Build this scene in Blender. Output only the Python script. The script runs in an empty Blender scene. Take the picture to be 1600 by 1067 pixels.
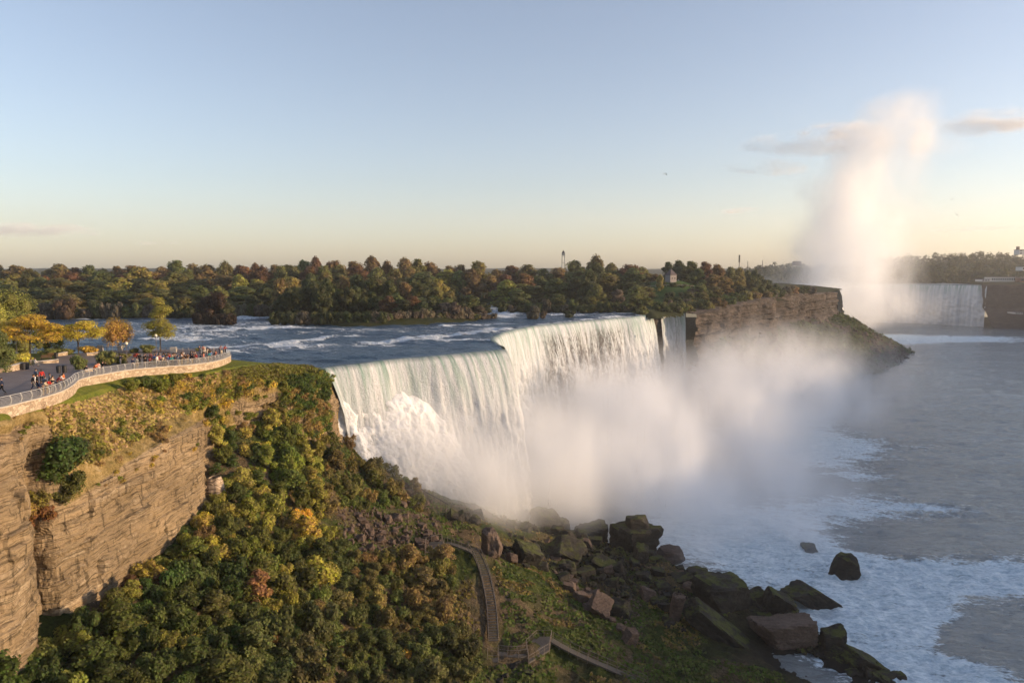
import bpy, bmesh, math, random
import numpy as np
from mathutils import Vector, Matrix
R = math.radians
scene = bpy.context.scene
C = scene.collection

# ------------------------------------------------------------------ camera, sky, sun, exposure
CAM_Z, FPX, PITCH = 22.0, 1130.0, math.atan(115.5 / 1130.0)
cam_data = bpy.data.cameras.new('camera')
cam = bpy.data.objects.new('camera', cam_data); C.objects.link(cam)
cam.location = (0, 0, CAM_Z); cam.rotation_euler = (math.pi / 2 - PITCH, 0, 0)
cam_data.sensor_width = 36; cam_data.lens = 36 * FPX / 1600
cam_data.clip_start = 0.5; cam_data.clip_end = 30000
scene.camera = cam
SUN_AZ, SUN_EL = 94.0, 9.5
w = bpy.data.worlds.new('World'); scene.world = w; w.use_nodes = True
wn = w.node_tree; bg = wn.nodes['Background']
sky = wn.nodes.new('ShaderNodeTexSky'); sky.sky_type = 'NISHITA'; sky.sun_disc = False
sky.sun_elevation = R(SUN_EL); sky.sun_rotation = R(SUN_AZ)
sky.altitude = 200; sky.air_density = 1.0; sky.dust_density = 1.0; sky.ozone_density = 1.6
hsv = wn.nodes.new('ShaderNodeHueSaturation'); hsv.inputs['Saturation'].default_value = 0.78
wn.links.new(sky.outputs[0], hsv.inputs['Color']); tint = wn.nodes.new('ShaderNodeMix'); tint.data_type = 'RGBA'; tint.blend_type = 'MULTIPLY'; tint.inputs[0].default_value = 1; tint.inputs[7].default_value = (1.01, 0.98, 1.055, 1)
wn.links.new(hsv.outputs[0], tint.inputs[6]); wn.links.new(tint.outputs[2], bg.inputs[0]); bg.inputs[1].default_value = 0.15
sd = bpy.data.lights.new('sun', 'SUN'); sd.energy = 4.7; sd.angle = R(0.6); sd.color = (1.0, 0.71, 0.43)
sun = bpy.data.objects.new('sun', sd); C.objects.link(sun)
SUN = Vector((math.sin(R(SUN_AZ)) * math.cos(R(SUN_EL)), math.cos(R(SUN_AZ)) * math.cos(R(SUN_EL)), math.sin(R(SUN_EL))))
sun.rotation_euler = (-SUN).to_track_quat('-Z', 'Y').to_euler(); sun.location = (300, 150, 300)
vs = scene.view_settings
scene.display_settings.display_device = 'sRGB'
vs.view_transform = 'Standard'; vs.look = 'None'; vs.gamma = 1; vs.use_curve_mapping = False
vs.exposure = 0.68
cy = scene.cycles
cy.use_denoising = True; cy.use_adaptive_sampling = True; cy.adaptive_threshold = 0.03
cy.max_bounces = 24; cy.diffuse_bounces = 2; cy.glossy_bounces = 2; cy.transmission_bounces = 2
cy.transparent_max_bounces = 8; cy.volume_bounces = 20; cy.volume_max_steps = 128; cy.volume_step_rate = 1.0
cy.caustics_reflective = False; cy.caustics_refractive = False; cy.sample_clamp_indirect = 4.0

# ------------------------------------------------------------------ pixel (of the 1600 px photograph) to world point
def ray(px, py):
    u = (px - 800) / FPX; v = -(py - 533.5) / FPX
    c, s = math.cos(PITCH), math.sin(PITCH)
    return np.array([u, c + v * s, -s + v * c])
def at_y(px, py, y):
    d = ray(px, py); return np.array([0, 0, CAM_Z]) + d * (y / d[1])
def at_z(px, py, z=0.0):
    d = ray(px, py); return np.array([0, 0, CAM_Z]) + d * ((z - CAM_Z) / d[2])
def on(px, py, f, y0=60, y1=700):
    """march the ray until it drops under the height function f(x, y)"""
    d = ray(px, py); y = y0
    while y < y1:
        p = np.array([0, 0, CAM_Z]) + d * (y / d[1])
        if p[2] < f(p[0], p[1]): return p
        y += 0.25 + y * 0.001
    return None
def px_of(p):
    c, s = math.cos(PITCH), math.sin(PITCH)
    x, y, z = p[0], p[1], p[2] - CAM_Z
    dep = y * c - z * s; up = y * s + z * c
    return 800 + FPX * x / dep, 533.5 - FPX * up / dep

# ------------------------------------------------------------------ noise
def _h(ix, iy, iz, seed):
    n = (ix * 374761393 + iy * 668265263 + iz * 1274126177 + seed * 362437) & 0xffffffff
    n = ((n ^ (n >> 13)) * 1274126177) & 0xffffffff
    return (n ^ (n >> 16)) / 2147483647.5 - 1
def vn(P, seed=0):
    P = np.asarray(P, float); I = np.floor(P).astype(np.int64); f = P - I; f = f * f * (3 - 2 * f)
    r = 0
    for a in (0, 1):
        wa = f[..., 0] if a else 1 - f[..., 0]
        for b in (0, 1):
            wb = f[..., 1] if b else 1 - f[..., 1]
            for c in (0, 1):
                wc = f[..., 2] if c else 1 - f[..., 2]
                r = r + wa * wb * wc * _h(I[..., 0] + a, I[..., 1] + b, I[..., 2] + c, seed)
    return r
def fbm(P, octv=4, seed=0, gain=0.5, lac=2.03):
    P = np.asarray(P, float); s = 0; a = 1.0; t = 0
    for k in range(octv):
        s = s + a * vn(P, seed + k * 17); t += a; a *= gain; P = P * lac + 3.1
    return s / t * 1.6
def P3(x, y, z=0): return np.stack(np.broadcast_arrays(np.asarray(x, float), y, z), -1)
def sstep(a, b, x):
    t = np.clip((x - a) / (b - a), 0, 1); return t * t * (3 - 2 * t)

# ------------------------------------------------------------------ mesh helpers
def tag(o, label=None, cat=None, group=None, kind=None):
    if label: o['label'] = label
    if cat: o['category'] = cat
    if group: o['group'] = group
    if kind: o['kind'] = kind
    return o
def mesh_np(name, V, F, attrs=None, smooth=False):
    V = np.ascontiguousarray(V, np.float32); F = np.asarray(F, np.int32); k = F.shape[1]
    me = bpy.data.meshes.new(name)
    me.vertices.add(len(V)); me.vertices.foreach_set('co', V.ravel())
    me.loops.add(F.size); me.loops.foreach_set('vertex_index', F.ravel())
    me.polygons.add(len(F)); me.polygons.foreach_set('loop_start', np.arange(0, F.size, k, dtype=np.int32))
    me.polygons.foreach_set('loop_total', np.full(len(F), k, np.int32))
    me.update(calc_edges=True); me.validate()
    me.polygons.foreach_set('use_smooth', np.full(len(me.polygons), smooth))
    for n, a in (attrs or {}).items():
        at = me.attributes.new(n, 'FLOAT', 'POINT'); at.data.foreach_set('value', np.ascontiguousarray(a, np.float32).ravel())
    return me
def obj(name, me, mat=None, parent=None, loc=None, rz=0):
    o = bpy.data.objects.new(name, me); C.objects.link(o)
    if mat is not None and me is not None and not me.materials: me.materials.append(mat)
    if parent is not None: o.parent = parent
    if loc is not None: o.location = [float(v) for v in loc]
    if rz: o.rotation_euler = (0, 0, rz)
    return o
def empty(name, loc, rz=0):
    o = bpy.data.objects.new(name, None); C.objects.link(o); o.location = [float(v) for v in loc]; o.rotation_euler = (0, 0, rz)
    o.empty_display_size = 0.3
    return o
def gridF(nu, nv):
    i = np.arange(nu - 1)[:, None] * nv + np.arange(nv - 1)[None, :]; i = i.ravel()
    return np.stack([i, i + nv, i + nv + 1, i + 1], -1)
def poly_resample(P, step):
    P = np.asarray(P, float); d = np.r_[0, np.cumsum(np.linalg.norm(np.diff(P, axis=0), axis=1))]
    n = max(2, int(d[-1] / step) + 1); s = np.linspace(0, d[-1], n)
    return np.stack([np.interp(s, d, P[:, k]) for k in range(P.shape[1])], -1), s
def smooth_line(P, n=3):
    P = np.asarray(P, float)
    for _ in range(n):
        Q = np.empty((2 * (len(P) - 1), P.shape[1])); Q[0::2] = .75 * P[:-1] + .25 * P[1:]; Q[1::2] = .25 * P[:-1] + .75 * P[1:]
        P = np.vstack([P[:1], Q, P[-1:]])
    return P
class MB:
    """collects simple shapes into one mesh"""
    def __init__(s): s.v = []; s.f = []
    def add(s, V, F):
        b = len(s.v); s.v += [tuple(map(float, p)) for p in V]; s.f += [tuple(b + i for i in f) for f in F]; return s
    def box(s, c, d, rz=0, taper=1.0, bev=0.0):
        x, y, z = d[0] / 2, d[1] / 2, d[2] / 2; cr, sr = math.cos(rz), math.sin(rz)
        if bev > 0:
            b = min(bev, x * .45, y * .45, z * .45)
            rings = [(-z, b, taper if False else 1), (-z + b, 0, 1), (z - b, 0, taper), (z, b, taper)]
            V = []; F = []
            for zz, ins, t in rings:
                X, Y = (x - ins) * t, (y - ins) * t; q = b * .6 if ins == 0 else b * .3
                for px, py in ((-X + q, -Y), (X - q, -Y), (X, -Y + q), (X, Y - q), (X - q, Y), (-X + q, Y), (-X, Y - q), (-X, -Y + q)): V.append((px, py, zz))
            for k in range(3):
                for j in range(8): F.append((k * 8 + j, k * 8 + (j + 1) % 8, k * 8 + 8 + (j + 1) % 8, k * 8 + 8 + j))
            F.append(tuple(range(7, -1, -1))); F.append(tuple(range(24, 32)))
        else:
            V = [(-x, -y, -z), (x, -y, -z), (x, y, -z), (-x, y, -z)] + [(a * taper, bb * taper, z) for a, bb in ((-x, -y), (x, -y), (x, y), (-x, y))]
            F = [(3, 2, 1, 0), (4, 5, 6, 7), (0, 1, 5, 4), (1, 2, 6, 5), (2, 3, 7, 6), (3, 0, 4, 7)]
        return s.add([(c[0] + a * cr - bb * sr, c[1] + a * sr + bb * cr, c[2] + zz) for a, bb, zz in V], F)
    def tube(s, P, r, n=6, closed=False):
        P = [Vector(p) for p in P]; rr = r if hasattr(r, '__len__') else [r] * len(P); V = []; F = []; m = len(P)
        for i, p in enumerate(P):
            t = (P[min(i + 1, m - 1)] - P[max(i - 1, 0)]).normalized()
            a = t.cross(Vector((0, 0, 1)));  a = a if a.length > 1e-3 else Vector((1, 0, 0)); a.normalize(); b = a.cross(t)
            for k in range(n):
                q = 2 * math.pi * k / n; V.append(p + (a * math.cos(q) + b * math.sin(q)) * rr[i])
        for i in range(m - 1):
            for k in range(n): F.append((i * n + k, i * n + (k + 1) % n, (i + 1) * n + (k + 1) % n, (i + 1) * n + k))
        F.append(tuple(range(n - 1, -1, -1))); F.append(tuple((m - 1) * n + k for k in range(n)))
        return s.add(V, F)
    def ball(s, c, r, n=10, m=6):
        r = r if hasattr(r, '__len__') else (r, r, r); V = [(c[0], c[1], c[2] - r[2])]; F = []
        for i in range(1, m):
            a = math.pi * i / m
            for k in range(n):
                q = 2 * math.pi * k / n; V.append((c[0] + r[0] * math.sin(a) * math.cos(q), c[1] + r[1] * math.sin(a) * math.sin(q), c[2] - r[2] * math.cos(a)))
        V.append((c[0], c[1], c[2] + r[2])); L = len(V) - 1
        for k in range(n): F.append((0, 1 + (k + 1) % n, 1 + k)); F.append((L, L - n + k, L - n + (k + 1) % n))
        for i in range(m - 2):
            for k in range(n): F.append((1 + i * n + k, 1 + i * n + (k + 1) % n, 1 + (i + 1) * n + (k + 1) % n, 1 + (i + 1) * n + k))
        return s.add(V, F)
    def mesh(s, name, smooth=False):
        me = bpy.data.meshes.new(name); me.from_pydata(s.v, [], s.f); me.update()
        if smooth: me.polygons.foreach_set('use_smooth', [True] * len(me.polygons))
        return me
    def build(s, name, mat, parent=None, loc=None, rz=0, smooth=False): return obj(name, s.mesh(name, smooth), mat, parent, loc, rz)

# ------------------------------------------------------------------ material helpers
class NT:
    def __init__(s, name):
        s.m = bpy.data.materials.new(name); s.m.use_nodes = True; s.t = s.m.node_tree; s.t.nodes.clear()
        s.out = s.t.nodes.new('ShaderNodeOutputMaterial'); s.co = s.t.nodes.new('ShaderNodeTexCoord')
        s.geo = s.t.nodes.new('ShaderNodeNewGeometry')
    def n(s, ty, ins=None, out=0, **kw):
        nd = s.t.nodes.new(ty)
        for k, v in kw.items(): setattr(nd, k, v)
        for k, v in (ins or {}).items():
            i = nd.inputs[k]
            if isinstance(v, bpy.types.NodeSocket): s.t.links.new(v, i)
            elif hasattr(i, 'default_value'):
                i.default_value = v if not (isinstance(v, tuple) and len(v) == 3 and i.type == 'RGBA') else (*v, 1)
        return nd.outputs[out]
    def math(s, op, a, b=0.0, c=0.0, clamp=False):
        nd = s.t.nodes.new('ShaderNodeMath'); nd.operation = op; nd.use_clamp = clamp
        for k, v in enumerate((a, b, c)):
            if isinstance(v, bpy.types.NodeSocket): s.t.links.new(v, nd.inputs[k])
            else: nd.inputs[k].default_value = v
        return nd.outputs[0]
    def pos(s): return s.geo.outputs['Position']
    def noise(s, vec, scale, detail=4, rough=0.55, dist=0.0, out=0): return s.n('ShaderNodeTexNoise', {'Vector': vec, 'Scale': scale, 'Detail': detail, 'Roughness': rough, 'Distortion': dist}, out)
    def mapping(s, vec, scale=(1, 1, 1), rot=(0, 0, 0), loc=(0, 0, 0)): return s.n('ShaderNodeMapping', {'Vector': vec, 'Scale': scale, 'Rotation': rot, 'Location': loc})
    def ramp(s, f, stops, interp='LINEAR', out=0):
        nd = s.t.nodes.new('ShaderNodeValToRGB'); s.t.links.new(f, nd.inputs[0]); cr = nd.color_ramp; cr.interpolation = interp
        while len(cr.elements) < len(stops): cr.elements.new(0.5)
        for e, (p, c) in zip(cr.elements, stops): e.position = p; e.color = (*c, 1) if hasattr(c, '__len__') else (c, c, c, 1)
        return nd.outputs[out]
    def rng(s, v, a, b, c=0.0, d=1.0, smooth=False):
        return s.n('ShaderNodeMapRange', {'Value': v, 'From Min': a, 'From Max': b, 'To Min': c, 'To Max': d}, clamp=True, interpolation_type='SMOOTHSTEP' if smooth else 'LINEAR')
    def mix(s, f, a, b, mode='MIX'):
        nd = s.t.nodes.new('ShaderNodeMix'); nd.data_type = 'RGBA'; nd.blend_type = mode
        for k, v in ((0, f), (6, a), (7, b)):
            if isinstance(v, bpy.types.NodeSocket): s.t.links.new(v, nd.inputs[k])
            else: nd.inputs[k].default_value = (*v, 1) if hasattr(v, '__len__') and len(v) == 3 else v
        return nd.outputs[2]
    def attr(s, name, out='Fac'): return s.n('ShaderNodeAttribute', {}, out, attribute_name=name)
    def bump(s, h, strength=0.5, dist=0.1, normal=None):
        i = {'Height': h, 'Strength': strength, 'Distance': dist}
        if normal is not None: i['Normal'] = normal
        return s.n('ShaderNodeBump', i)
    def pbr(s, col, rough=0.8, spec=0.3, normal=None, metal=0.0, **kw):
        i = {'Base Color': col, 'Roughness': rough, 'Specular IOR Level': spec, 'Metallic': metal}
        if normal is not None: i['Normal'] = normal
        i.update(kw); b = s.n('ShaderNodeBsdfPrincipled', i); s.t.links.new(b, s.out.inputs[0]); return b
    def vol(s, sh): s.t.links.new(sh, s.out.inputs[1])
def flat(name, col, rough=0.7, spec=0.3, metal=0.0, var=0.12, scale=6.0):
    """plain painted or dyed material with a little dirt and unevenness"""
    t = NT(name); nz = t.noise(t.co.outputs['Object'], scale, 4)
    c = t.mix(nz, tuple(x * (1 - var) for x in col), tuple(min(1, x * (1 + var)) for x in col))
    t.pbr(c, rough, spec, t.bump(nz, 0.15, 0.02), metal); return t.m
# ------------------------------------------------------------------ materials of the setting
def rock_mat(name, cols, bump=0.8, strata=1.0, moss=None, bs=0.25, cr=1.0):
    t = NT(name); p = t.pos()
    warp = t.noise(p, 0.15, 3); wz = t.n('ShaderNodeVectorMath', {0: p, 1: t.n('ShaderNodeCombineXYZ', {'Z': t.math('MULTIPLY', warp, 3.0)})}, operation='ADD')
    lay = t.noise(t.mapping(wz, (0.06, 0.06, 1.5)), 1.0, 5, 0.65)
    lay2 = t.noise(t.mapping(wz, (0.25, 0.25, 5.0)), 1.0, 3, 0.6)
    big = t.noise(p, 0.12, 4, 0.6); fine = t.noise(p, 1.8, 6, 0.7)
    f = t.math('ADD', t.math('MULTIPLY', lay, 0.45 * strata), t.math('ADD', t.math('MULTIPLY', big, 0.35), t.math('MULTIPLY', fine, 0.35)))
    k = len(cols); base = t.ramp(f, [(0.32 + 0.4 * i / (k - 1), c) for i, c in enumerate(cols)])
    crack = t.n('ShaderNodeTexVoronoi', {'Vector': t.mapping(wz, (0.45, 0.45, 0.9)), 'Scale': 1.0}, 0, feature='DISTANCE_TO_EDGE')
    cm = t.rng(crack, 0.0, 0.05, 1 - .65 * cr, 1.0); base = t.mix(1.0, base, t.n('ShaderNodeCombineColor', {'Red': cm, 'Green': cm, 'Blue': cm}), 'MULTIPLY')
    st = t.rng(lay2, 0.42, 0.52, 0.6, 1.0); base = t.mix(strata, base, t.mix(1.0, base, t.n('ShaderNodeCombineColor', {'Red': st, 'Green': st, 'Blue': st}), 'MULTIPLY'))
    if moss:
        up = t.n('ShaderNodeSeparateXYZ', {0: t.geo.outputs['Normal']}, 2)
        mm = t.math('MULTIPLY', t.rng(up, 0.35, 0.8), t.rng(t.noise(p, 0.35, 4, 0.6), 0.45, 0.58))
        base = t.mix(mm, base, t.mix(fine, moss[0], moss[1]))
    h = t.math('ADD', t.math('MULTIPLY', lay2, 0.7 * strata), t.math('ADD', t.math('MULTIPLY', fine, 0.8), t.math('MULTIPLY', t.rng(crack, 0, 0.08), 0.5 * cr)))
    t.pbr(base, 0.9, 0.15, t.bump(h, bump, bs)); return t.m
M = {}
M['cliff'] = rock_mat('limestone', [(0.12, 0.085, 0.06), (0.26, 0.19, 0.13), (0.40, 0.30, 0.21), (0.50, 0.41, 0.31)])
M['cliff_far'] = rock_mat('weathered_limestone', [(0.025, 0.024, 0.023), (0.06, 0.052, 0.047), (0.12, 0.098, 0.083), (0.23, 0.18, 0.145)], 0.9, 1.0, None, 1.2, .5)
M['boulder'] = rock_mat('boulder_rock', [(0.022, 0.021, 0.019), (0.055, 0.049, 0.042), (0.10, 0.085, 0.07)], 0.7, 0.4, ((0.05, 0.06, 0.018), (0.09, 0.095, 0.03)), 0.5, 0.15)
M['boulder_red'] = rock_mat('reddish_rock', [(0.07, 0.05, 0.042), (0.15, 0.11, 0.088), (0.24, 0.18, 0.145)], 0.7, 0.4, None, 0.5, 0.15)
def ground_mat(name, cols, scale=0.5, bump=0.9, bs=0.3, soil=None):
    t = NT(name); p = t.pos(); a = t.noise(p, scale, 6, 0.7); b = t.noise(p, scale * 7, 5, 0.75); c = t.noise(p, scale * 0.15, 3)
    f = t.math('ADD', t.math('MULTIPLY', a, 0.4), t.math('ADD', t.math('MULTIPLY', b, 0.35), t.math('MULTIPLY', c, 0.3)))
    k = len(cols); col = t.ramp(f, [(0.36 + 0.34 * i / (k - 1), q) for i, q in enumerate(cols)])
    if soil: col = t.mix(t.rng(a, 0.55, 0.62), col, t.mix(b, soil[0], soil[1]))
    t.pbr(col, 0.95, 0.1, t.bump(b, bump, bs)); return t.m
M['talus'] = ground_mat('slope_undergrowth', [(0.018, 0.024, 0.008), (0.045, 0.052, 0.014), (0.075, 0.07, 0.022), (0.13, 0.10, 0.05)], 0.4, 1.0, 0.4, ((0.06, 0.048, 0.036), (0.15, 0.12, 0.09)))
M['lawn'] = ground_mat('mown_grass', [(0.045, 0.06, 0.012), (0.09, 0.105, 0.02), (0.15, 0.14, 0.04)], 0.35, 0.6, 0.08)
M['dry_slope'] = ground_mat('dry_grass_slope', [(0.06, 0.05, 0.018), (0.17, 0.12, 0.05), (0.26, 0.18, 0.085), (0.33, 0.25, 0.14)], 0.5, 1.0, 0.3)
M['island'] = ground_mat('island_soil', [(0.012, 0.016, 0.006), (0.03, 0.036, 0.012), (0.06, 0.055, 0.02)], 0.15, 0.8, 0.4)

def rough_water(name, deep, foamcol=(0.78, 0.8, 0.82), sx=0.25, ang=0.0, r=0.25, bs=0.5):
    t = NT(name); p = t.mapping(t.pos(), (1, 1, 1), (0, 0, ang)); q = t.mapping(p, (0.35, 1, 1))
    foam = t.attr('foam')
    n1 = t.noise(q, sx, 8, 0.68, 0.6); n2 = t.noise(q, sx * 4.5, 6, 0.7, 0.4); n3 = t.noise(t.mapping(p, (0.5, 1, 1)), sx * 14, 4, 0.6)
    f = t.math('ADD', t.math('MULTIPLY', n1, 0.40), t.math('ADD', t.math('MULTIPLY', n2, 0.36), t.math('MULTIPLY', n3, 0.26)))
    th = t.math('SUBTRACT', 0.70, t.math('MULTIPLY', foam, 0.31))
    m = t.n('ShaderNodeMapRange', {'Value': t.math('SUBTRACT', f, th), 'From Min': -0.02, 'From Max': 0.05, 'To Min': 0, 'To Max': 1}, clamp=True)
    base = t.mix(n2, tuple(c * 0.6 for c in deep), tuple(c * 1.5 for c in deep))
    fv = t.math('ADD', t.math('MULTIPLY', n3, .5), t.math('MULTIPLY', n2, .5)); fm = t.mix(t.rng(fv, .40, .60), tuple(c * q for c, q in zip(foamcol, (.50, .60, .66))), tuple(min(1, c * 1.1) for c in foamcol))
    col = t.mix(m, base, fm)
    rr = t.math('ADD', r, t.math('MULTIPLY', m, 0.6))
    h = t.math('ADD', t.math('MULTIPLY', n2, 1.0), t.math('ADD', t.math('MULTIPLY', n3, 0.35), t.math('MULTIPLY', n1, 1.2)))
    cur = t.noise(t.mapping(p, (0.25, 1, 1)), sx * .35, 4, .6); rip = t.noise(t.mapping(p, (0.6, 1, 1)), sx * 9, 3, .6); col = t.mix(t.math('MULTIPLY', t.rng(t.math('ADD', t.math('MULTIPLY', cur, .6), t.math('MULTIPLY', rip, .4)), .4, .58, .4, 0), t.math('SUBTRACT', 1.0, m)), col, tuple(c * .35 for c in deep))
    h = t.math('ADD', h, t.math('MULTIPLY', rip, .8))
    t.pbr(col, rr, 0.5, t.bump(h, 1.0, bs)); return t.m
M['river_up'] = rough_water('rapids_water', (0.018, 0.055, 0.10), sx=0.16, ang=0.5, r=0.3, bs=1.0)
M['river_low'] = rough_water('gorge_water', (0.215, 0.24, 0.245), foamcol=(0.74, 0.82, 0.86), sx=0.13, ang=0.25, r=0.12, bs=0.42)

def fall_mat(name, rocky=0.0, tint=(0.26, 0.38, 0.34)):
    t = NT(name); s = t.attr('s'); h = t.attr('h'); 
    v = t.n('ShaderNodeCombineXYZ', {'X': s, 'Y': t.math('MULTIPLY', h, 0.09), 'Z': 0.0})
    a = t.noise(v, 0.55, 6, 0.65, 0.4); v2 = t.n('ShaderNodeCombineXYZ', {'X': s, 'Y': t.math('MULTIPLY', h, 0.28), 'Z': 3.0}); b = t.noise(v2, 2.2, 5, 0.7, 0.6)
    c = t.noise(t.pos(), 1.3, 5, 0.7)
    top = t.rng(h, 0.0, 15.0, 1.0, 0.0)
    white = t.mix(b, (0.55, 0.58, 0.62), (0.78, 0.78, 0.78)); lf = t.noise(t.n('ShaderNodeCombineXYZ', {'X': s, 'Y': t.math('MULTIPLY', h, 0.03), 'Z': 9.0}), 0.22, 4, .6); white = t.mix(t.rng(lf, .38, .6, .55, 0), white, (.38, .44, .50))
    gl = t.math('MULTIPLY', t.rng(a, 0.40, 0.56, 1.0, 0.0), top)
    col = t.mix(gl, white, tint)
    col = t.mix(t.math('MULTIPLY', t.rng(h, 0.0, 1.4, 1, 0), 0.8), col, (0.05, 0.10, 0.10))
    rk = t.attr('rock')
    g = t.math('ADD', t.math('MULTIPLY', a, 0.5), t.math('MULTIPLY', b, 0.5))
    rm = t.math('MULTIPLY', rk, t.rng(g, 0.44, 0.54, 1, 0)); col = t.mix(rm, col, (0.10, 0.085, 0.08))
    v3 = t.n('ShaderNodeCombineXYZ', {'X': s, 'Y': t.math('MULTIPLY', h, 0.6), 'Z': 7.0}); d = t.noise(v3, 1.7, 5, 0.75, 0.8)
    hh = t.math('ADD', t.math('MULTIPLY', a, 0.8), t.math('ADD', t.math('MULTIPLY', b, 0.5), t.math('ADD', t.math('MULTIPLY', c, 0.2), t.math('MULTIPLY', d, .9))))
    cl = t.math('MULTIPLY', t.rng(d, .36, .5, .35, 0), t.rng(h, 4, 14)); col = t.mix(cl, col, (.36, .40, .44))
    t.pbr(col, 0.75, 0.2, t.bump(hh, 0.9, 1.1), **{'Subsurface Weight': .5, 'Subsurface Radius': (1, 1, 1), 'Subsurface Scale': .7}); return t.m
M['fall'] = fall_mat('falling_water')
t = NT('boiling_foam'); c1 = t.noise(t.pos(), 0.35, 8, 0.65, 0.3); c2 = t.noise(t.pos(), 1.6, 6, 0.7)
t.pbr(t.mix(c2, (0.66, 0.69, 0.74), (0.84, 0.84, 0.84)), 0.85, 0.1, t.bump(t.math('ADD', c1, t.math('MULTIPLY', c2, 0.7)), 0.8, 1.0), **{'Subsurface Weight': .8, 'Subsurface Radius': (1, 1, 1), 'Subsurface Scale': 1.6}); M['foam'] = t.m
# ------------------------------------------------------------------ near gorge wall: plateau, cliff, talus
def zplaza(y): return 8.6 - (min(max(y, 60), 150) - 68) * 3.1 / 58
def on_plaza(px, py): return on(px, py, lambda x, y: zplaza(y), 50, 400)
FENCE_PX = [(0, 639), (35, 630), (71, 621), (99, 611), (113, 601), (117, 596), (135, 590.5), (169, 584.5), (197, 579.5), (231, 576), (268, 573), (300, 571), (335, 566), (352, 560.5), (361, 555)]
FENCE = [on_plaza(*q) for q in FENCE_PX]
FENCE = smooth_line([np.array([-53.0, 34, 8.9]), np.array([-50.6, 50, 8.9]), np.array([-49.2, 60, 8.8])] + FENCE + [np.array([-60.5, 149.0, zplaza(149)])], 2)

# rim stations: rows of control points (x, y, z) from lawn to cliff foot
ST = [
 [(-54, 30, 9.0), (-52.5, 34, 8.6), (-51, 36, 7.6), (-50.5, 36.5, -1), (-50.0, 37, -8), (-49.5, 37.5, -22)],
 [(-50, 64, 8.3), (-48.2, 64.5, 8.0), (-47.2, 65, 7.4), (-47.0, 65.3, -1), (-46.6, 65.6, -9), (-46.0, 66, -24)],
 [(-50.4, 73, 7.9), (-49.7, 71.4, 7.7), (-49.0, 70.2, 7.0), (-48.9, 70.6, -1), (-48.4, 70.8, -9), (-47.6, 71, -24)],
 [(-51, 75.6, 7.7), (-50.2, 74.6, 7.5), (-49.8, 73.8, 6.6), (-51.6, 74.6, 1.0), (-51.2, 74.0, -5.0), (-50.4, 72.2, -24)],
 [(-51.6, 78.8, 7.4), (-50.2, 77.5, 7.1), (-49.2, 76.8, 5.6), (-50.0, 76, 0.6), (-48.7, 74.4, -5.6), (-48.0, 74.0, -20)],
 [(-53.8, 85, 7.0), (-52, 83.4, 6.3), (-50.8, 82.0, 4.4), (-48.7, 80.5, 0.0), (-47.7, 79.0, -4.0), (-47.2, 78.6, -19)],
 [(-57.2, 92, 6.7), (-54, 90, 5.7), (-51.8, 88.6, 3.4), (-49.0, 87, -0.6), (-47.2, 86.5, -2.4), (-46.7, 86, -19)],
 [(-59.4, 98, 6.4), (-56, 97.6, 5.2), (-52.8, 97.5, 2.8), (-49.6, 97, 0.0), (-46.9, 96.5, -2.0), (-46.3, 96, -18)],
 [(-59.6, 104, 6.0), (-57, 103.4, 5.0), (-53.2, 105, 2.8), (-49.8, 107, 0.6), (-46.6, 107, -1.6), (-45.8, 106.6, -18)],
 [(-58.8, 111, 5.6), (-54.8, 109.6, 4.4), (-53, 111, 2.6), (-52.8, 113, -1.0), (-52, 112, -4.0), (-50.5, 111, -16)],
 [(-54.6, 119, 5.0), (-51.2, 118.6, 4.2), (-50.8, 121, 2.6), (-51, 124, -0.4), (-51, 126, -3.6), (-49.8, 126, -11)],
 [(-53.4, 126, 4.6), (-50.4, 127.4, 3.9), (-48.6, 131, 2.7), (-46.8, 133.5, 0.4), (-45.6, 134.2, -2.0), (-43.5, 133.5, -11)],
 [(-54.8, 134.5, 4.2), (-50, 135.5, 3.5), (-44.5, 139.5, 2.3), (-42.2, 141.5, -0.2), (-41.2, 142, -2.0), (-39.4, 141, -12)],
 [(-57.5, 145, 3.6), (-51, 148, 2.4), (-42.6, 151.5, 1.0), (-39.8, 152, -2.0), (-38.6, 152, -5.0), (-37.2, 151, -18)],
 [(-58, 156, 1.0), (-49, 159, 0.5), (-42.4, 159.6, -0.4), (-39.8, 159.4, -4.0), (-38.4, 159, -8.0), (-35.5, 158, -24)],
 [(-46, 172, -2.0), (-42, 170, -2.4), (-37.0, 168, -4.0), (-34, 167, -8.0), (-31, 166, -14), (-27, 164, -44)],
]
ST = np.array(ST, float)
for r_ in ST:
    if r_[0, 1] < 140: r_[0, 2] = zplaza(r_[0, 1]) - np.interp(r_[0, 1], [60, 90, 115, 140], [.25, .35, .85, 1.0]); r_[1, 2] = min(r_[1, 2] + .3, r_[0, 2] - .1)
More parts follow.
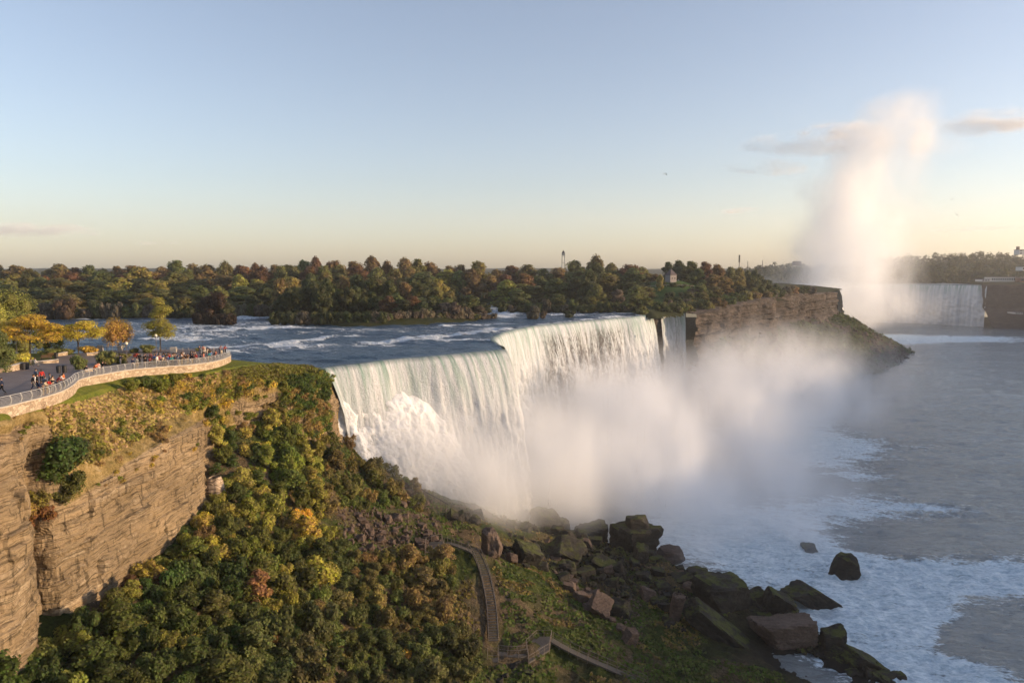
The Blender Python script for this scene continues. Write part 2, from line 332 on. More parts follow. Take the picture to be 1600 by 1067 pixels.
def lattice(L, du, dv):
    """resample a control lattice: smooth along the stations, straight across them"""
    nU = L.shape[0]; U = []
    seg = np.linalg.norm(np.diff(L, axis=0), axis=2).max(1); cum = np.r_[0, np.cumsum(seg)]
    n = int(cum[-1] / du); s = np.linspace(0, cum[-1], n); k = np.clip(np.searchsorted(cum, s, 'right') - 1, 0, nU - 2); f = ((s - cum[k]) / seg[k])[:, None, None]
    p0, p1, p2, p3 = L[np.maximum(k - 1, 0)], L[k], L[k + 1], L[np.minimum(k + 2, nU - 1)]
    lin = p1 + (p2 - p1) * f; cr = 0.5 * (2 * p1 + (p2 - p0) * f + (2 * p0 - 5 * p1 + 4 * p2 - p3) * f ** 2 + (3 * p1 - p0 - 3 * p2 + p3) * f ** 3)
    Q = 0.6 * lin + 0.4 * cr
    segv = np.linalg.norm(np.diff(L, axis=1), axis=2).max(0); cv = np.r_[0, np.cumsum(segv)]; m = int(cv[-1] / dv); sv = np.linspace(0, cv[-1], m)
    kv = np.clip(np.searchsorted(cv, sv, 'right') - 1, 0, L.shape[1] - 2); fv = ((sv - cv[kv]) / segv[kv])[None, :, None]
    return Q[:, kv] * (1 - fv) + Q[:, kv + 1] * fv, s, kv + fv[0, :, 0]
def grid_normals(G):
    du = np.gradient(G, axis=0); dv = np.gradient(G, axis=1); n = np.cross(du, dv); return n / (np.linalg.norm(n, axis=2, keepdims=True) + 1e-9)
def blocky(s, z, seed=0, hz=1.1, ws=2.2):
    """ledges and blocks of bedded limestone: offset for a point s along, z up"""
    o = 0
    for k, (h, w, a) in enumerate(((hz * 2.6, ws * 3.1, .75), (hz, ws, .38), (hz * .42, ws * .5, .16))):
        zw = z + 0.5 * vn(P3(s * .05, z * .02, k), 5); l = np.floor(zw / h).astype(np.int64)
        b = np.floor(s / w + _h(l, l * 0, l * 0, 91 + k + seed) * 5 + .25 * vn(P3(s * .3, z * .5, 3), 8)).astype(np.int64)
        o = o + a * .62 * _h(b, l, l * 0 + k, 7 + seed) + a * .75 * _h(l, l * 0, l * 0 + k, 17 + seed)
    return o
G, su, kv = lattice(ST, 0.28, 0.28)
N = grid_normals(G)
if N[len(N) // 2, -30, 0] < 0: N = -N
steep = sstep(3.55, 4.05, kv)[None, :]                               # the bare face below the bench
leftface = sstep(84, 70, G[:, :, 1]) * sstep(2.0, 2.2, kv)[None, :]
rk = np.clip(np.maximum(steep, leftface), 0, 1)
rk = np.maximum(rk, sstep(2.1, 2.5, kv)[None, :] * sstep(122, 127, G[:, :, 1]) * sstep(160, 146, G[:, :, 1]))
far_m = sstep(118, 128, G[:, :, 1])
rk = rk * (1 - far_m * sstep(.05, .3, fbm(G * .16, 3, 77)) * .9)
disp = rk * (blocky(np.broadcast_to(su[:, None], rk.shape), G[:, :, 2]) * 0.62 + 0.5 * fbm(G * .13, 3, 3)) + (1 - rk) * sstep(0.5, 2.5, kv)[None, :] * (0.55 * fbm(G * .35, 4, 9))
disp = disp * sstep(0.7, 1.3, kv)[None, :]
vert = fbm(np.stack([G[:, :, 0] * .9, G[:, :, 1] * .9, G[:, :, 2] * .12], -1), 3, 12) * rk * sstep(118, 126, G[:, :, 1])
G2 = G + N * (disp + .45 * vert)[:, :, None]
me = mesh_np('gorge_wall', G2.reshape(-1, 3), gridF(*G2.shape[:2]), {'rock': rk.ravel(), 'lawn': (sstep(1.75, 1.4, kv - 1.15 * sstep(122, 136, G[:, :, 1]) + .25 * vn(P3(su[:, None] * .4, kv, 0), 2))).ravel()}, False)
# one material that shows grass on the lawn, dry growth on the bench and limestone on the face
def wall_mat():
    t = NT('gorge_wall_ground'); p = t.pos()
    def shader_of(m):
        src = [n for n in m.node_tree.nodes if n.type == 'BSDF_PRINCIPLED'][0]; return src
    a = t.noise(p, 0.5, 6, 0.7); b = t.noise(p, 3.5, 5, 0.75)
    lawn = t.ramp(t.math('ADD', t.math('MULTIPLY', a, .6), t.math('MULTIPLY', b, .4)), [(0.35, (0.06, 0.085, 0.012)), (0.5, (0.13, 0.15, 0.02)), (0.65, (0.22, 0.20, 0.04))])
    dry = t.ramp(t.math('ADD', t.math('MULTIPLY', a, .55), t.math('MULTIPLY', b, .45)), [(0.36, (0.07, 0.06, 0.02)), (0.46, (0.18, 0.135, 0.05)), (0.56, (0.29, 0.21, 0.09)), (0.66, (0.40, 0.31, 0.17))])
    warp = t.noise(p, 0.15, 3); wz = t.n('ShaderNodeVectorMath', {0: p, 1: t.n('ShaderNodeCombineXYZ', {'Z': t.math('MULTIPLY', warp, 2.0)})}, operation='ADD')
    lay = t.noise(t.mapping(wz, (0.04, 0.04, 1.1)), 1.0, 5, 0.7); lay2 = t.noise(t.mapping(wz, (0.3, 0.3, 6.0)), 1.0, 4, 0.65); fine = t.noise(p, 2.4, 6, 0.7); big = t.noise(p, 0.1, 3)
    f = t.math('ADD', t.math('MULTIPLY', lay, .55), t.math('ADD', t.math('MULTIPLY', big, .25), t.math('MULTIPLY', fine, .3)))
    rock = t.ramp(f, [(0.34, (0.12, 0.082, 0.048)), (0.44, (0.26, 0.185, 0.108)), (0.52, (0.35, 0.26, 0.155)), (0.58, (0.27, 0.20, 0.125)), (0.66, (0.44, 0.345, 0.225)), (0.74, (0.50, 0.41, 0.29))])
    vj = t.noise(t.mapping(p, (1.5, 1.5, 0.22)), 1.0, 4, 0.6, .3); tone = t.noise(t.mapping(p, (.09, .09, .16)), 1.0, 4, .6)
    cm = t.rng(vj, 0.36, 0.44, 0.5, 1.0); sm = t.rng(lay2, 0.38, 0.50, 0.42, 1.0); k = t.math('MULTIPLY', t.math('MULTIPLY', cm, sm), t.rng(tone, .35, .65, .62, 1.08))
    rock = t.mix(1.0, rock, t.n('ShaderNodeCombineColor', {'Red': k, 'Green': k, 'Blue': k}), 'MULTIPLY')
    col = t.mix(t.rng(t.attr('lawn'), 0.4, 0.6), dry, lawn); col = t.mix(t.rng(t.math('ADD', t.attr('rock'), t.math('MULTIPLY', t.math('SUBTRACT', a, .5), .8)), 0.4, 0.6), col, rock)
    h = t.math('ADD', t.math('MULTIPLY', lay2, .6), t.math('ADD', fine, t.math('MULTIPLY', cm, .5)))
    t.pbr(col, .92, .12, t.bump(h, .9, .3)); return t.m
M['wall'] = wall_mat()
tag(obj('gorge_wall', me, M['wall']), kind='structure')
WALLG = G2; WALLK = kv; WALLN = N

# talus height function (biharmonic interpolation of points read off the photograph)
tp = [(-46.5, 66, -19), (-48, 72, -15.8), (-47, 84, -15.9), (-46, 96, -15.2), (-45.6, 107, -14.8), (-49, 116, -12.8), (-49.8, 125, -8.2), (-43.5, 134, -7.8), (-39.5, 146, -10), (-38, 152, -14), (-36, 158, -17),
      (0, 60, -38), (45, 90, -51), (85, 110, -57), (-40, 50, -21), (0, 30, -38), (-70, 80, -8), (-70, 130, -3), (-60, 150, -4), (-45, 20, -18), (60, 40, -56), (110, 90, -58), (110, 140, -60)]
for px, py, y in [(345, 760, 113), (480, 800, 125), (400, 900, 97), (600, 850, 130), (600, 780, 150), (700, 850, 140), (745, 862, 136), (770, 1020, 112), (840, 1010, 114), (720, 850, 137),
                  (1000, 1060, 113), (1000, 950, 140), (900, 900, 150), (850, 880, 152), (600, 1050, 98), (700, 1060, 102), (300, 1060, 72), (500, 1060, 86), (1200, 1060, 119), (1300, 1064, 125),
                  (400, 700, 127), (500, 720, 142), (560, 745, 150), (640, 800, 148), (1100, 960, 143), (1200, 1000, 138),
                  (560, 693, 166), (640, 742, 176), (690, 790, 184), (760, 803, 184)]:
    tp.append(tuple(at_y(px, py, y)))
for px, py, z in [(850, 824, -44), (900, 838, -45.5), (960, 850, -47), (1030, 874, -48.5), (1100, 910, -50), (1170, 938, -50.6), (1240, 966, -50.8), (1320, 1014, -51), (1390, 1062, -51.2), (1420, 1090, -51.2)]:
    p = at_z(px, py, z); tp.append(tuple(p)); q = p * 1.0; r_ = ray(px, py); tp.append((p[0] + r_[0] / r_[1] * 16 + 3, p[1] + 16, -60.0))
for px, py, y in [(560, 700, 185), (640, 760, 200), (690, 810, 207), (760, 840, 208)]:
    p = at_y(px, py, y); tp.append((p[0], p[1], -60.0 if px > 600 else -30))
tp = np.array(tp)
Dm = np.linalg.norm(tp[:, None, :2] - tp[None, :, :2], axis=2)
mu = tp[:, 2].mean(); Wt = np.linalg.solve(Dm + np.eye(len(tp)) * 1e-6, tp[:, 2] - mu)
def ztalus0(x, y):
    x = np.asarray(x, float); y = np.asarray(y, float)
    r = np.sqrt((x[..., None] - tp[:, 0]) ** 2 + (y[..., None] - tp[:, 1]) ** 2); return r @ Wt + mu
def ztalus(x, y):
    z = ztalus0(x, y); P = P3(x, y, 0); return z + 0.9 * fbm(P * .11, 3, 4) + 0.35 * fbm(P * .5, 3, 5)
gx = np.arange(-62, 100, 0.4); gy = np.arange(44, 216, 0.4); X, Y = np.meshgrid(gx, gy, indexing='ij')
Z = ztalus(X, Y)
Z = Z + 0.16 * fbm(P3(X, Y) * 1.7, 2, 6)
me = mesh_np('gorge_slope', np.stack([X, Y, Z], -1).reshape(-1, 3), gridF(*X.shape), None, True)
def talus_mat():
    t = NT('gorge_slope_ground'); p = t.pos(); a = t.noise(p, .35, 6, .7); b = t.noise(p, 2.6, 5, .75); c = t.noise(p, .07, 3)
    xyz = t.n('ShaderNodeSeparateXYZ', {0: p}, 2)
    g = t.ramp(t.math('ADD', t.math('MULTIPLY', a, .55), t.math('MULTIPLY', b, .45)), [(0.36, (0.013, 0.018, 0.006)), (0.48, (0.035, 0.048, 0.012)), (0.57, (0.06, 0.075, 0.018)), (0.68, (0.11, 0.10, 0.035))])
    br = t.ramp(t.math('ADD', t.math('MULTIPLY', a, .4), t.math('MULTIPLY', b, .6)), [(0.36, (0.035, 0.028, 0.018)), (0.5, (0.10, 0.075, 0.045)), (0.65, (0.19, 0.14, 0.09))])
    col = t.mix(t.rng(c, .45, .58), g, br)
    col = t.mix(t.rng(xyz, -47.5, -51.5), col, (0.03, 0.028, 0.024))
    t.pbr(col, .95, .1, t.bump(t.math('ADD', b, a), 1.0, .4)); return t.m
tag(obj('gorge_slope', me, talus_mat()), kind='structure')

# plateau behind the fence: paved plaza sheet plus grass, reaching the river bank
gx = np.arange(-260, -44, 1.0); gy = np.arange(30, 176, 1.0); X, Y = np.meshgrid(gx, gy, indexing='ij')
FX = FENCE[:, 0]; FY = FENCE[:, 1]
o_ = np.argsort(FY); fx_of_y = lambda y: np.interp(y, FY[o_], FX[o_])
zp = np.vectorize(zplaza)(Y)
bank = sstep(150, 160, Y)
Zp = zp * (1 - bank) - 1.5 * bank
gone = (X > fx_of_y(Y) - 0.9).ravel(); F = gridF(*X.shape)
me = mesh_np('ground', np.stack([X, Y, Zp - .012], -1).reshape(-1, 3), F[~gone[F].any(1)], None, True)
tag(obj('ground', me, M['lawn']), kind='structure')

# ------------------------------------------------------------------ far land: Goat island, mid-river islands
def poly_z0(L): return np.array([at_z(*q)[:2] for q in L])
def sdist(P, poly):
    """positive inside a polygon"""
    x, y = P[..., 0], P[..., 1]; d = np.full(x.shape, 1e9); ins = np.zeros(x.shape, bool); n = len(poly)
    for i in range(n):
        a, b = poly[i], poly[(i + 1) % n]; e = b - a; t = np.clip(((x - a[0]) * e[0] + (y - a[1]) * e[1]) / (e @ e + 1e-9), 0, 1)
        d = np.minimum(d, np.hypot(x - a[0] - t * e[0], y - a[1] - t * e[1]))
        c = ((a[1] > y) != (b[1] > y)) & (x < (b[0] - a[0]) * (y - a[1]) / (b[1] - a[1] + 1e-12) + a[0]); ins ^= c
    return np.where(ins, d, -d)
RIM = np.array([(86.0, 357.0), (97, 369), (118, 392), (140, 425), (160, 446), (178, 476), (205, 520), (240, 575), (272, 625), (299, 668)])
GOAT = np.vstack([poly_z0([(-900, 500), (-200, 498), (75, 498), (200, 496.5), (410, 495.5), (460, 491), (600, 487), (700, 481), (745, 475), (770, 477), (781, 486), (800, 489), (860, 487.5), (930, 487), (1000, 489), (1024, 490)]), RIM, np.array([(330, 720), (380, 900), (200, 1100), (-900, 1100)])])
ISLE1 = poly_z0([(412, 497), (425, 503), (470, 506), (560, 509), (640, 507), (700, 504.5), (745, 500), (770, 498), (760, 493), (730, 489), (640, 489), (520, 492)])
ISLE2 = poly_z0([(301, 503), (312, 507), (340, 507.5), (366, 504), (360, 500), (320, 499)])
LUNA = poly_z0([(1020, 492), (1036, 489.5), (1036, 486), (1015, 486), (985, 487), (960, 489)])
def zisland(x, y):
    P = P3(x, y)[..., :2]; z = np.full(P.shape[:-1], -3.0)
    d = sdist(P, GOAT); zz = np.where(d > 0, np.minimum(d * .22, 1.6) + np.minimum(np.maximum(d - 8, 0) * .05, 3.0), d * .5)
    hill = np.exp(-(((P[..., 0] - 108) / 60) ** 2 + ((P[..., 1] - 462) / 48) ** 2) * 1.6) * 9.6 * sstep(2, 26, d)
    hill = hill + 5.5 * np.exp(-((P[..., 0] - 93) / 20) ** 2 - ((P[..., 1] - 432) / 20) ** 2) * sstep(2, 22, d)
    z = np.maximum(z, zz + hill)
    for pg in (ISLE1, ISLE2, LUNA):
        d = sdist(P, pg); z = np.maximum(z, np.where(d > 0, np.minimum(d * .25, 1.8), d * .5))
    return z
gx = np.concatenate([np.arange(-520, 20, 5.0), np.arange(20, 330, 1.6)]); gy = np.concatenate([np.arange(230, 560, 2.0), np.arange(560, 960, 5.0)]); X, Y = np.meshgrid(gx, gy, indexing='ij')
dg = sdist(P3(X, Y)[..., :2], np.vstack([GOAT]))
Z = zisland(X, Y) + .4 * fbm(P3(X, Y) * .06, 3, 7)
# keep the sheet inside the rim: points beyond the cliff line collapse onto it
beyond = (dg < 0) & (X > np.interp(Y, RIM[:, 1], RIM[:, 0]) - 1) & (Y > 345)
F = gridF(*X.shape); keep = ~(beyond.ravel()[F].any(1)) & (Z.ravel()[F].max(1) > -0.9) & ~((X.ravel()[F].min(1) > 80) & (Y.ravel()[F].min(1) < 348))
me = mesh_np('island_ground', np.stack([X, Y, Z], -1).reshape(-1, 3), F[keep], None, True)
def isl_mat():
    t = NT('island_ground_cover'); p = t.pos(); a = t.noise(p, .15, 6, .7); b = t.noise(p, 1.2, 5, .7); f = t.math('ADD', t.math('MULTIPLY', a, .5), t.math('MULTIPLY', b, .5))
    soil = t.ramp(f, [(.36, (.012, .016, .006)), (.5, (.03, .036, .012)), (.65, (.06, .055, .02))]); gr = t.ramp(f, [(.36, (.025, .05, .012)), (.5, (.045, .085, .02)), (.65, (.07, .11, .028))])
    v = t.mapping(p, (1 / 34, 1 / 34, 0), (0, 0, 0), (-90 / 34, -412 / 34, 0)); ln = t.n('ShaderNodeVectorMath', {0: v}, 1, operation='LENGTH')
    t.pbr(t.mix(t.rng(ln, 1.0, .85), soil, gr), .95, .1, t.bump(b, .6, .3)); return t.m
tag(obj('island_ground', me, isl_mat()), kind='structure')

# Goat island cliff and its talus
rim, rs = poly_resample(smooth_line(RIM, 1), 1.6)
tdir = np.gradient(rim, axis=0); tdir /= np.linalg.norm(tdir, axis=1, keepdims=True); nrm = np.stack([tdir[:, 1], -tdir[:, 0]], -1)
ztop = np.interp(rs, [0, 60, 130, 200, 400], [0.0, 2.2, 3.6, 3.2, -1.2]); zb = np.interp(rs, [0, 120, 200, 300, 400], [-22, -20, -17, -20, -26]) + 5 * fbm(P3(rs * .05, 0), 3, 29) + 2 * fbm(P3(rs * .2, 0), 2, 30); wt = np.interp(rs, [0, 60, 150, 300, 400], [14, 18, 38, 62, 62])
cols = [(-9, 'top0'), (-3, 'top'), (0, 'edge'), (1, 'c1')]
rows = []
for j, t_ in enumerate(np.linspace(0, 1, 34)):      # face
    z = ztop * (1 - t_) + zb * t_; off = 0.6 + 2.5 * t_
    rows.append(np.column_stack([rim + nrm * off, z]))
for j, t_ in enumerate(np.linspace(0.03, 1, 44)):   # talus down to the river
    z = zb * (1 - t_) + (-54) * t_; z = z + 3.0 * (t_ * (1 - t_)); rows.append(np.column_stack([rim + nrm * (3.1 + wt * t_)[:, None], z]))
Gc = np.stack([np.column_stack([rim - nrm * 7, ztop + .2]), np.column_stack([rim - nrm * 2, ztop + .3])] + rows, 1)
Nn = np.concatenate([nrm, np.zeros((len(nrm), 1))], 1)[:, None, :]
kk = np.arange(Gc.shape[1]); rkf = (sstep(1.5, 3, kk) * sstep(38, 34, kk))[None, :]
dsp = rkf * (2.4 * blocky(rs[:, None] * .35 + 0 * kk, Gc[:, :, 2] * .5, 4) + 5.0 * fbm(np.stack([Gc[:, :, 0] * .05, Gc[:, :, 1] * .05, Gc[:, :, 2] * .015], -1), 4, 21)) + (1 - rkf) * sstep(36, 40, kk)[None, :] * (3.4 * fbm(Gc * .05, 4, 22) + 1.2 * fbm(Gc * .25, 3, 23))
butt = -9 * np.exp(-((rs - 145) / 14) ** 2)[:, None] * rkf
Gc = Gc + Nn * (dsp + butt)[:, :, None]
nf = 37
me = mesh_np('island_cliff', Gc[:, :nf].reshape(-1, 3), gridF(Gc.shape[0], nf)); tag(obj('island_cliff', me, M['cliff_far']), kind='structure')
M['talus_far'] = ground_mat('far_talus', [(0.02, 0.02, 0.012), (0.04, 0.05, 0.02), (0.07, 0.075, 0.035), (0.10, 0.09, 0.06)], .12, .9, 1.0)
Gt = Gc[:, nf - 1:]
TAL = Gt
me = mesh_np('island_talus', Gt.reshape(-1, 3), gridF(*Gt.shape[:2]), None, True); tag(obj('island_talus', me, M['talus_far']), kind='structure')
# the headland's far side (turning away towards the big falls) and the low rocky spit
e = rim[-1]; base = []
for a in np.linspace(0, 1, 26):
    ang = math.atan2(nrm[-1][1], nrm[-1][0]) + a * 2.3; d2 = np.array([math.cos(ang), math.sin(ang)]); ww = 62 * (1 - .3 * a)
    base.append([np.array([*(e + d2 * .6), -1.2])] + [np.array([*(e + d2 * (0.6 + 2.5 * q)), -1.2 * (1 - q) - 26 * q]) for q in np.linspace(.1, 1, 10)] + [np.array([*(e + d2 * (3.1 + ww * q)), -26 * (1 - q) - 54 * q + 2 * q * (1 - q)]) for q in np.linspace(.06, 1, 20)])
Bc = np.array(base); Bc[:, 1:11] += (Bc[:, 1:11] - np.array([*e, 0])) * [1, 1, 0] * 0.2 * fbm(Bc[:, 1:11] * .1, 3, 31)[..., None]; Bc[:, 11:, 2] += 1.6 * fbm(Bc[:, 11:] * .06, 3, 33)
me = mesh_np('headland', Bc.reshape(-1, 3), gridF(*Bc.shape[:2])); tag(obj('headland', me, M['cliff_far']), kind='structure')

# ------------------------------------------------------------------ far side of the gorge (rim, cliff, wooded hill)
CR = np.array([(590.0, 911), (612, 908), (650, 903), (700, 880), (720, 800), (640, 640), (520, 480), (450, 300), (430, 100), (440, -150), (480, -500)])
cr, cs = poly_resample(smooth_line(CR, 2), 6.0)
td = np.gradient(cr, axis=0); td /= np.linalg.norm(td, axis=1, keepdims=True); nn = np.stack([-td[:, 1], td[:, 0]], -1)   # away from the river
prof = [(-60, -56), (-30, -50), (-16, -34), (-6, -28), (-3, -10), (0, 0.6), (25, 1.0), (60, 3), (110, 20), (160, 30), (230, 34), (420, 34)]
cols = []
po = np.array([p[0] for p in prof], float); pz = np.array([p[1] for p in prof], float)
sv = np.concatenate([np.linspace(-60, -6, 14), np.linspace(-5.5, 0, 14), np.linspace(5, 420, 40)])
zz = np.interp(sv, po, pz)
Gk = np.concatenate([cr[:, None, :] + nn[:, None, :] * sv[None, :, None], np.broadcast_to(zz[None, :, None], (len(cr), len(sv), 1))], 2)
hs = sstep(6, 60, sv)[None, :]; Gk[:, :, 2] = np.where(sv[None, :] > 20, 1 + (Gk[:, :, 2] - 1) * sstep(40, 260, cs)[:, None], Gk[:, :, 2]); Gk[:, :, 2] = np.where(sv[None, :] > 20, 1 + (Gk[:, :, 2] - 1) * (1 + 0.88 * sstep(350, 620, cs)[:, None]), Gk[:, :, 2]); Gk[:, :, 2] += hs * 3 * fbm(Gk * .01, 3, 41)  # hill raised along its off-frame stretch to cast shade on the lower gorge
Gk[:, :, :2] += (sstep(-40, -10, sv) * sstep(1, -1, sv))[None, :, None] * nn[:, None, :] * (2.5 * fbm(Gk * [.05, .05, .08], 4, 44))[..., None]
ic = int((sv < 3).sum())
HILL_S = (cr, nn, sv, Gk)
me = mesh_np('opposite_cliff', Gk[:, :ic + 1].reshape(-1, 3), gridF(len(cr), ic + 1)); M['cliff_dark'] = rock_mat('dark_cliff', [(0.05, 0.04, 0.035), (0.10, 0.075, 0.065), (0.15, 0.115, 0.10)], .8, .8, None, 1.0)
tag(obj('opposite_cliff', me, M['cliff_dark']), kind='structure')
me = mesh_np('hill', Gk[:, ic:].reshape(-1, 3), gridF(len(cr), len(sv) - ic), None, True); tag(obj('hill', me, M['island']), kind='structure')
# land beyond the big falls: wooded bank rising behind them, and flat land to the horizon
FB = np.array([(1130, 420), (1170, 417), (1210, 411), (1250, 413), (1300, 412), (1360, 406), (1400, 402), (1440, 398), (1480, 396), (1520, 394), (1560, 395), (1600, 397), (1700, 392), (1900, 400)], float)
ROWS = [(1010, 31), (1090, 25), (1190, 17), (1320, 8), (1500, 0)]
def far_top(px, y): 
    a = np.interp(px, [1130, 1380, 1460], [.35, .5, 1.0]); return np.interp(px, FB[:, 0], FB[:, 1]) + a * np.interp(y, [r_[0] for r_ in ROWS], [r_[1] for r_ in ROWS])
FBG = np.array([[at_y(px, far_top(px, y), y) - [0, 0, 15 if y > 1000 else 15] for y in (1000, 1010, 1090, 1190, 1320, 1500, 2200)] for px in np.arange(1120, 1920, 20)])
FBG[:, 0, 2] = -2; FBG[:, 6, 2] = FBG[:, 5, 2] * .6
me = mesh_np('far_bank', FBG.reshape(-1, 3), gridF(*FBG.shape[:2]), None, True); tag(obj('far_bank', me, M['island']), kind='structure')
X, Y = np.meshgrid(np.linspace(-2600, 2600, 80), np.linspace(1300, 4200, 60), indexing='ij')
Z = 1 + 14 * sstep(1400, 3000, Y) + 4 * fbm(P3(X, Y) * .003, 3, 51)
me = mesh_np('far_land', np.stack([X, Y, Z], -1).reshape(-1, 3), gridF(*X.shape), None, True); tag(obj('far_land', me, M['island']), kind='structure')
# ------------------------------------------------------------------ upper river, lower river, falls
BRA = smooth_line([at_z(*q) for q in [(496, 576), (505, 572.5), (530, 569), (560, 566), (600, 561), (650, 557), (700, 552), (745, 548), (785, 544.5)]], 2)[:, :2]
BRB = smooth_line([at_z(*q) for q in [(785, 544.5), (784, 541), (772, 534), (764, 528), (775, 521), (800, 514), (830, 508.5), (880, 503), (940, 498), (985, 494), (1006, 491.5), (1014, 490)]], 2)[:, :2]
BRV = smooth_line([at_z(*q) for q in [(1029, 488.3), (1043, 487.6), (1056, 487.2), (1069, 487.6)]], 2)[:, :2]
near = np.vstack([[(-420, 146), (-200, 146), (-120, 148), (-75, 156), (-58, 160)], BRA, BRB[1:], at_z(1024, 489)[None, :2], BRV, [(84.5, 353)]])
nr, ns = poly_resample(near, 0.7)
far = np.column_stack([np.interp(ns, [0, ns[-1] * .45, ns[-1] * .62, ns[-1]], [-900, -380, -170, 160]), np.interp(ns, [0, ns[-1] * .45, ns[-1]], [420, 480, 560])])
tt = np.linspace(0, 1, 330) ** 1.5
Gr = nr[:, None] * (1 - tt[None, :, None]) + far[:, None] * tt[None, :, None]
X, Y = Gr[..., 0], Gr[..., 1]
def upfoam(X, Y):
    f = 0.36 + 0.28 * fbm(P3(X * .02, Y * .035), 3, 61)
    for pts, wd, a in [([(430, 538), (470, 532), (510, 528), (560, 524)], 3.2, .8), ([(590, 534), (640, 528), (700, 524), (745, 520), (790, 512)], 3.6, .95), ([(330, 541), (400, 538), (460, 541)], 2.0, .6), ([(640, 531), (760, 529)], 2.4, .6),
                       ([(200, 530), (260, 528), (320, 531)], 2.6, .5), ([(330, 515), (420, 512), (470, 511)], 3.5, .6), ([(375, 496), (410, 496)], 6, .8), ([(80, 497), (150, 497)], 6, .8), ([(760, 478), (800, 486), (780, 496)], 6, .6), ([(700, 508), (745, 506), (800, 504)], 3.0, .6),
                       ([(270, 545), (330, 548), (365, 547)], 1.6, .6), ([(870, 492), (985, 490)], 5, .35), ([(800, 512), (900, 500), (1000, 492)], 3, .3)]:
        L = np.array([at_z(*q)[:2] for q in pts]); d = np.full(X.shape, 1e9)
        for a0, b0 in zip(L[:-1], L[1:]):
            e_ = b0 - a0; t_ = np.clip(((X - a0[0]) * e_[0] + (Y - a0[1]) * e_[1]) / (e_ @ e_), 0, 1); d = np.minimum(d, np.hypot(X - a0[0] - t_ * e_[0], Y - a0[1] - t_ * e_[1]))
        d = d + 1.5 * fbm(P3(X, Y) * .2, 2, 63); f = f + a * np.exp(-(np.maximum(d, 0) / wd) ** 2)
    return np.clip(f, 0, 1.15)
ff = upfoam(X, Y)
edge = sstep(0, 6, np.minimum(np.linalg.norm(Gr - nr[:, None], axis=2), 99))
Zr = edge * (0.55 * fbm(P3(X * .10 + Y * .05, Y * .22), 4, 65) + .35 * ff * (0.6 + fbm(P3(X * .3, Y * .5), 3, 66)) - .2) - .25 * (1 - edge) + 0.0
me = mesh_np('river', np.stack([X, Y, Zr], -1).reshape(-1, 3), gridF(*X.shape), {'foam': ff.ravel()}, True)
tag(obj('river', me, M['river_up']), kind='structure')

X, Y = np.meshgrid(np.concatenate([np.linspace(-60, 330, 420), np.linspace(332, 760, 120)]), np.concatenate([np.linspace(60, 420, 420), np.linspace(422, 1080, 200)]), indexing='ij')
def lowfoam(X, Y):
    f = 0.10 + .16 * fbm(P3(X * .02, Y * .03), 3, 71)
    for px, py, rx, ry, a in [(1380, 900, 130, 38, .9), (1520, 900, 110, 34, .75), (1250, 880, 90, 60, 1.0), (1100, 830, 130, 60, 1.0), (1330, 790, 130, 26, .75), (1480, 800, 70, 14, .55), (1300, 700, 120, 30, .8), (1220, 660, 100, 40, .8),
                              (1330, 960, 70, 40, 1.0), (1420, 1010, 60, 42, 1.0), (1500, 1050, 90, 26, .9), (1460, 530, 200, 7, .9), (1380, 530, 60, 9, .9), (1560, 1090, 120, 25, .8), (1370, 830, 60, 10, .3), (1590, 900, 60, 40, .6), (1330, 1010, 60, 40, .9), (1430, 955, 70, 30, .8), (1450, 1060, 90, 20, .8), (1350, 745, 60, 10, .5)]:
        ddx = rx; c = at_z(px, py, -52); u = (X - c[0]); v = (Y - c[1]); ex = abs(at_z(px + rx, py, -52)[0] - c[0]); ey = abs(at_z(px, py - ry, -52)[1] - at_z(px, py + ry, -52)[1]) / 2
        # blobs elongated as seen from the deck, so rotate with the viewing ray
        s_ = c[0] / c[1]; f = f + a * np.exp(-((u - v * s_) / ex) ** 2 - (v / ey) ** 2)
    for px, py, rx, ry, a in [(1500, 835, 130, 16, .7), (1540, 985, 60, 18, .75), (1560, 1010, 70, 16, .6)]:
        c = at_z(px, py, -52); u = (X - c[0]); v = (Y - c[1]); ex = abs(at_z(px + rx, py, -52)[0] - c[0]); ey = abs(at_z(px, py - ry, -52)[1] - at_z(px, py + ry, -52)[1]) / 2
        s_ = c[0] / c[1]; f = f - a * np.exp(-((u - v * s_) / ex) ** 2 - (v / ey) ** 2)
    return np.clip(f, 0, 1)
ff = lowfoam(X, Y)
Zl = -52 + .38 * fbm(P3(X * .10 + Y * .03, Y * .22), 5, 73, .6) + ff * (.35 * fbm(P3(X * .15, Y * .15), 3, 74) + .60 * fbm(P3(X * .5 + .3 * Y, Y * .8), 4, 75, .65))
me = mesh_np('lower_river', np.stack([X, Y, Zl], -1).reshape(-1, 3), gridF(*X.shape), {'foam': ff.ravel()}, True)
tag(obj('lower_river', me, M['river_low']), kind='structure')

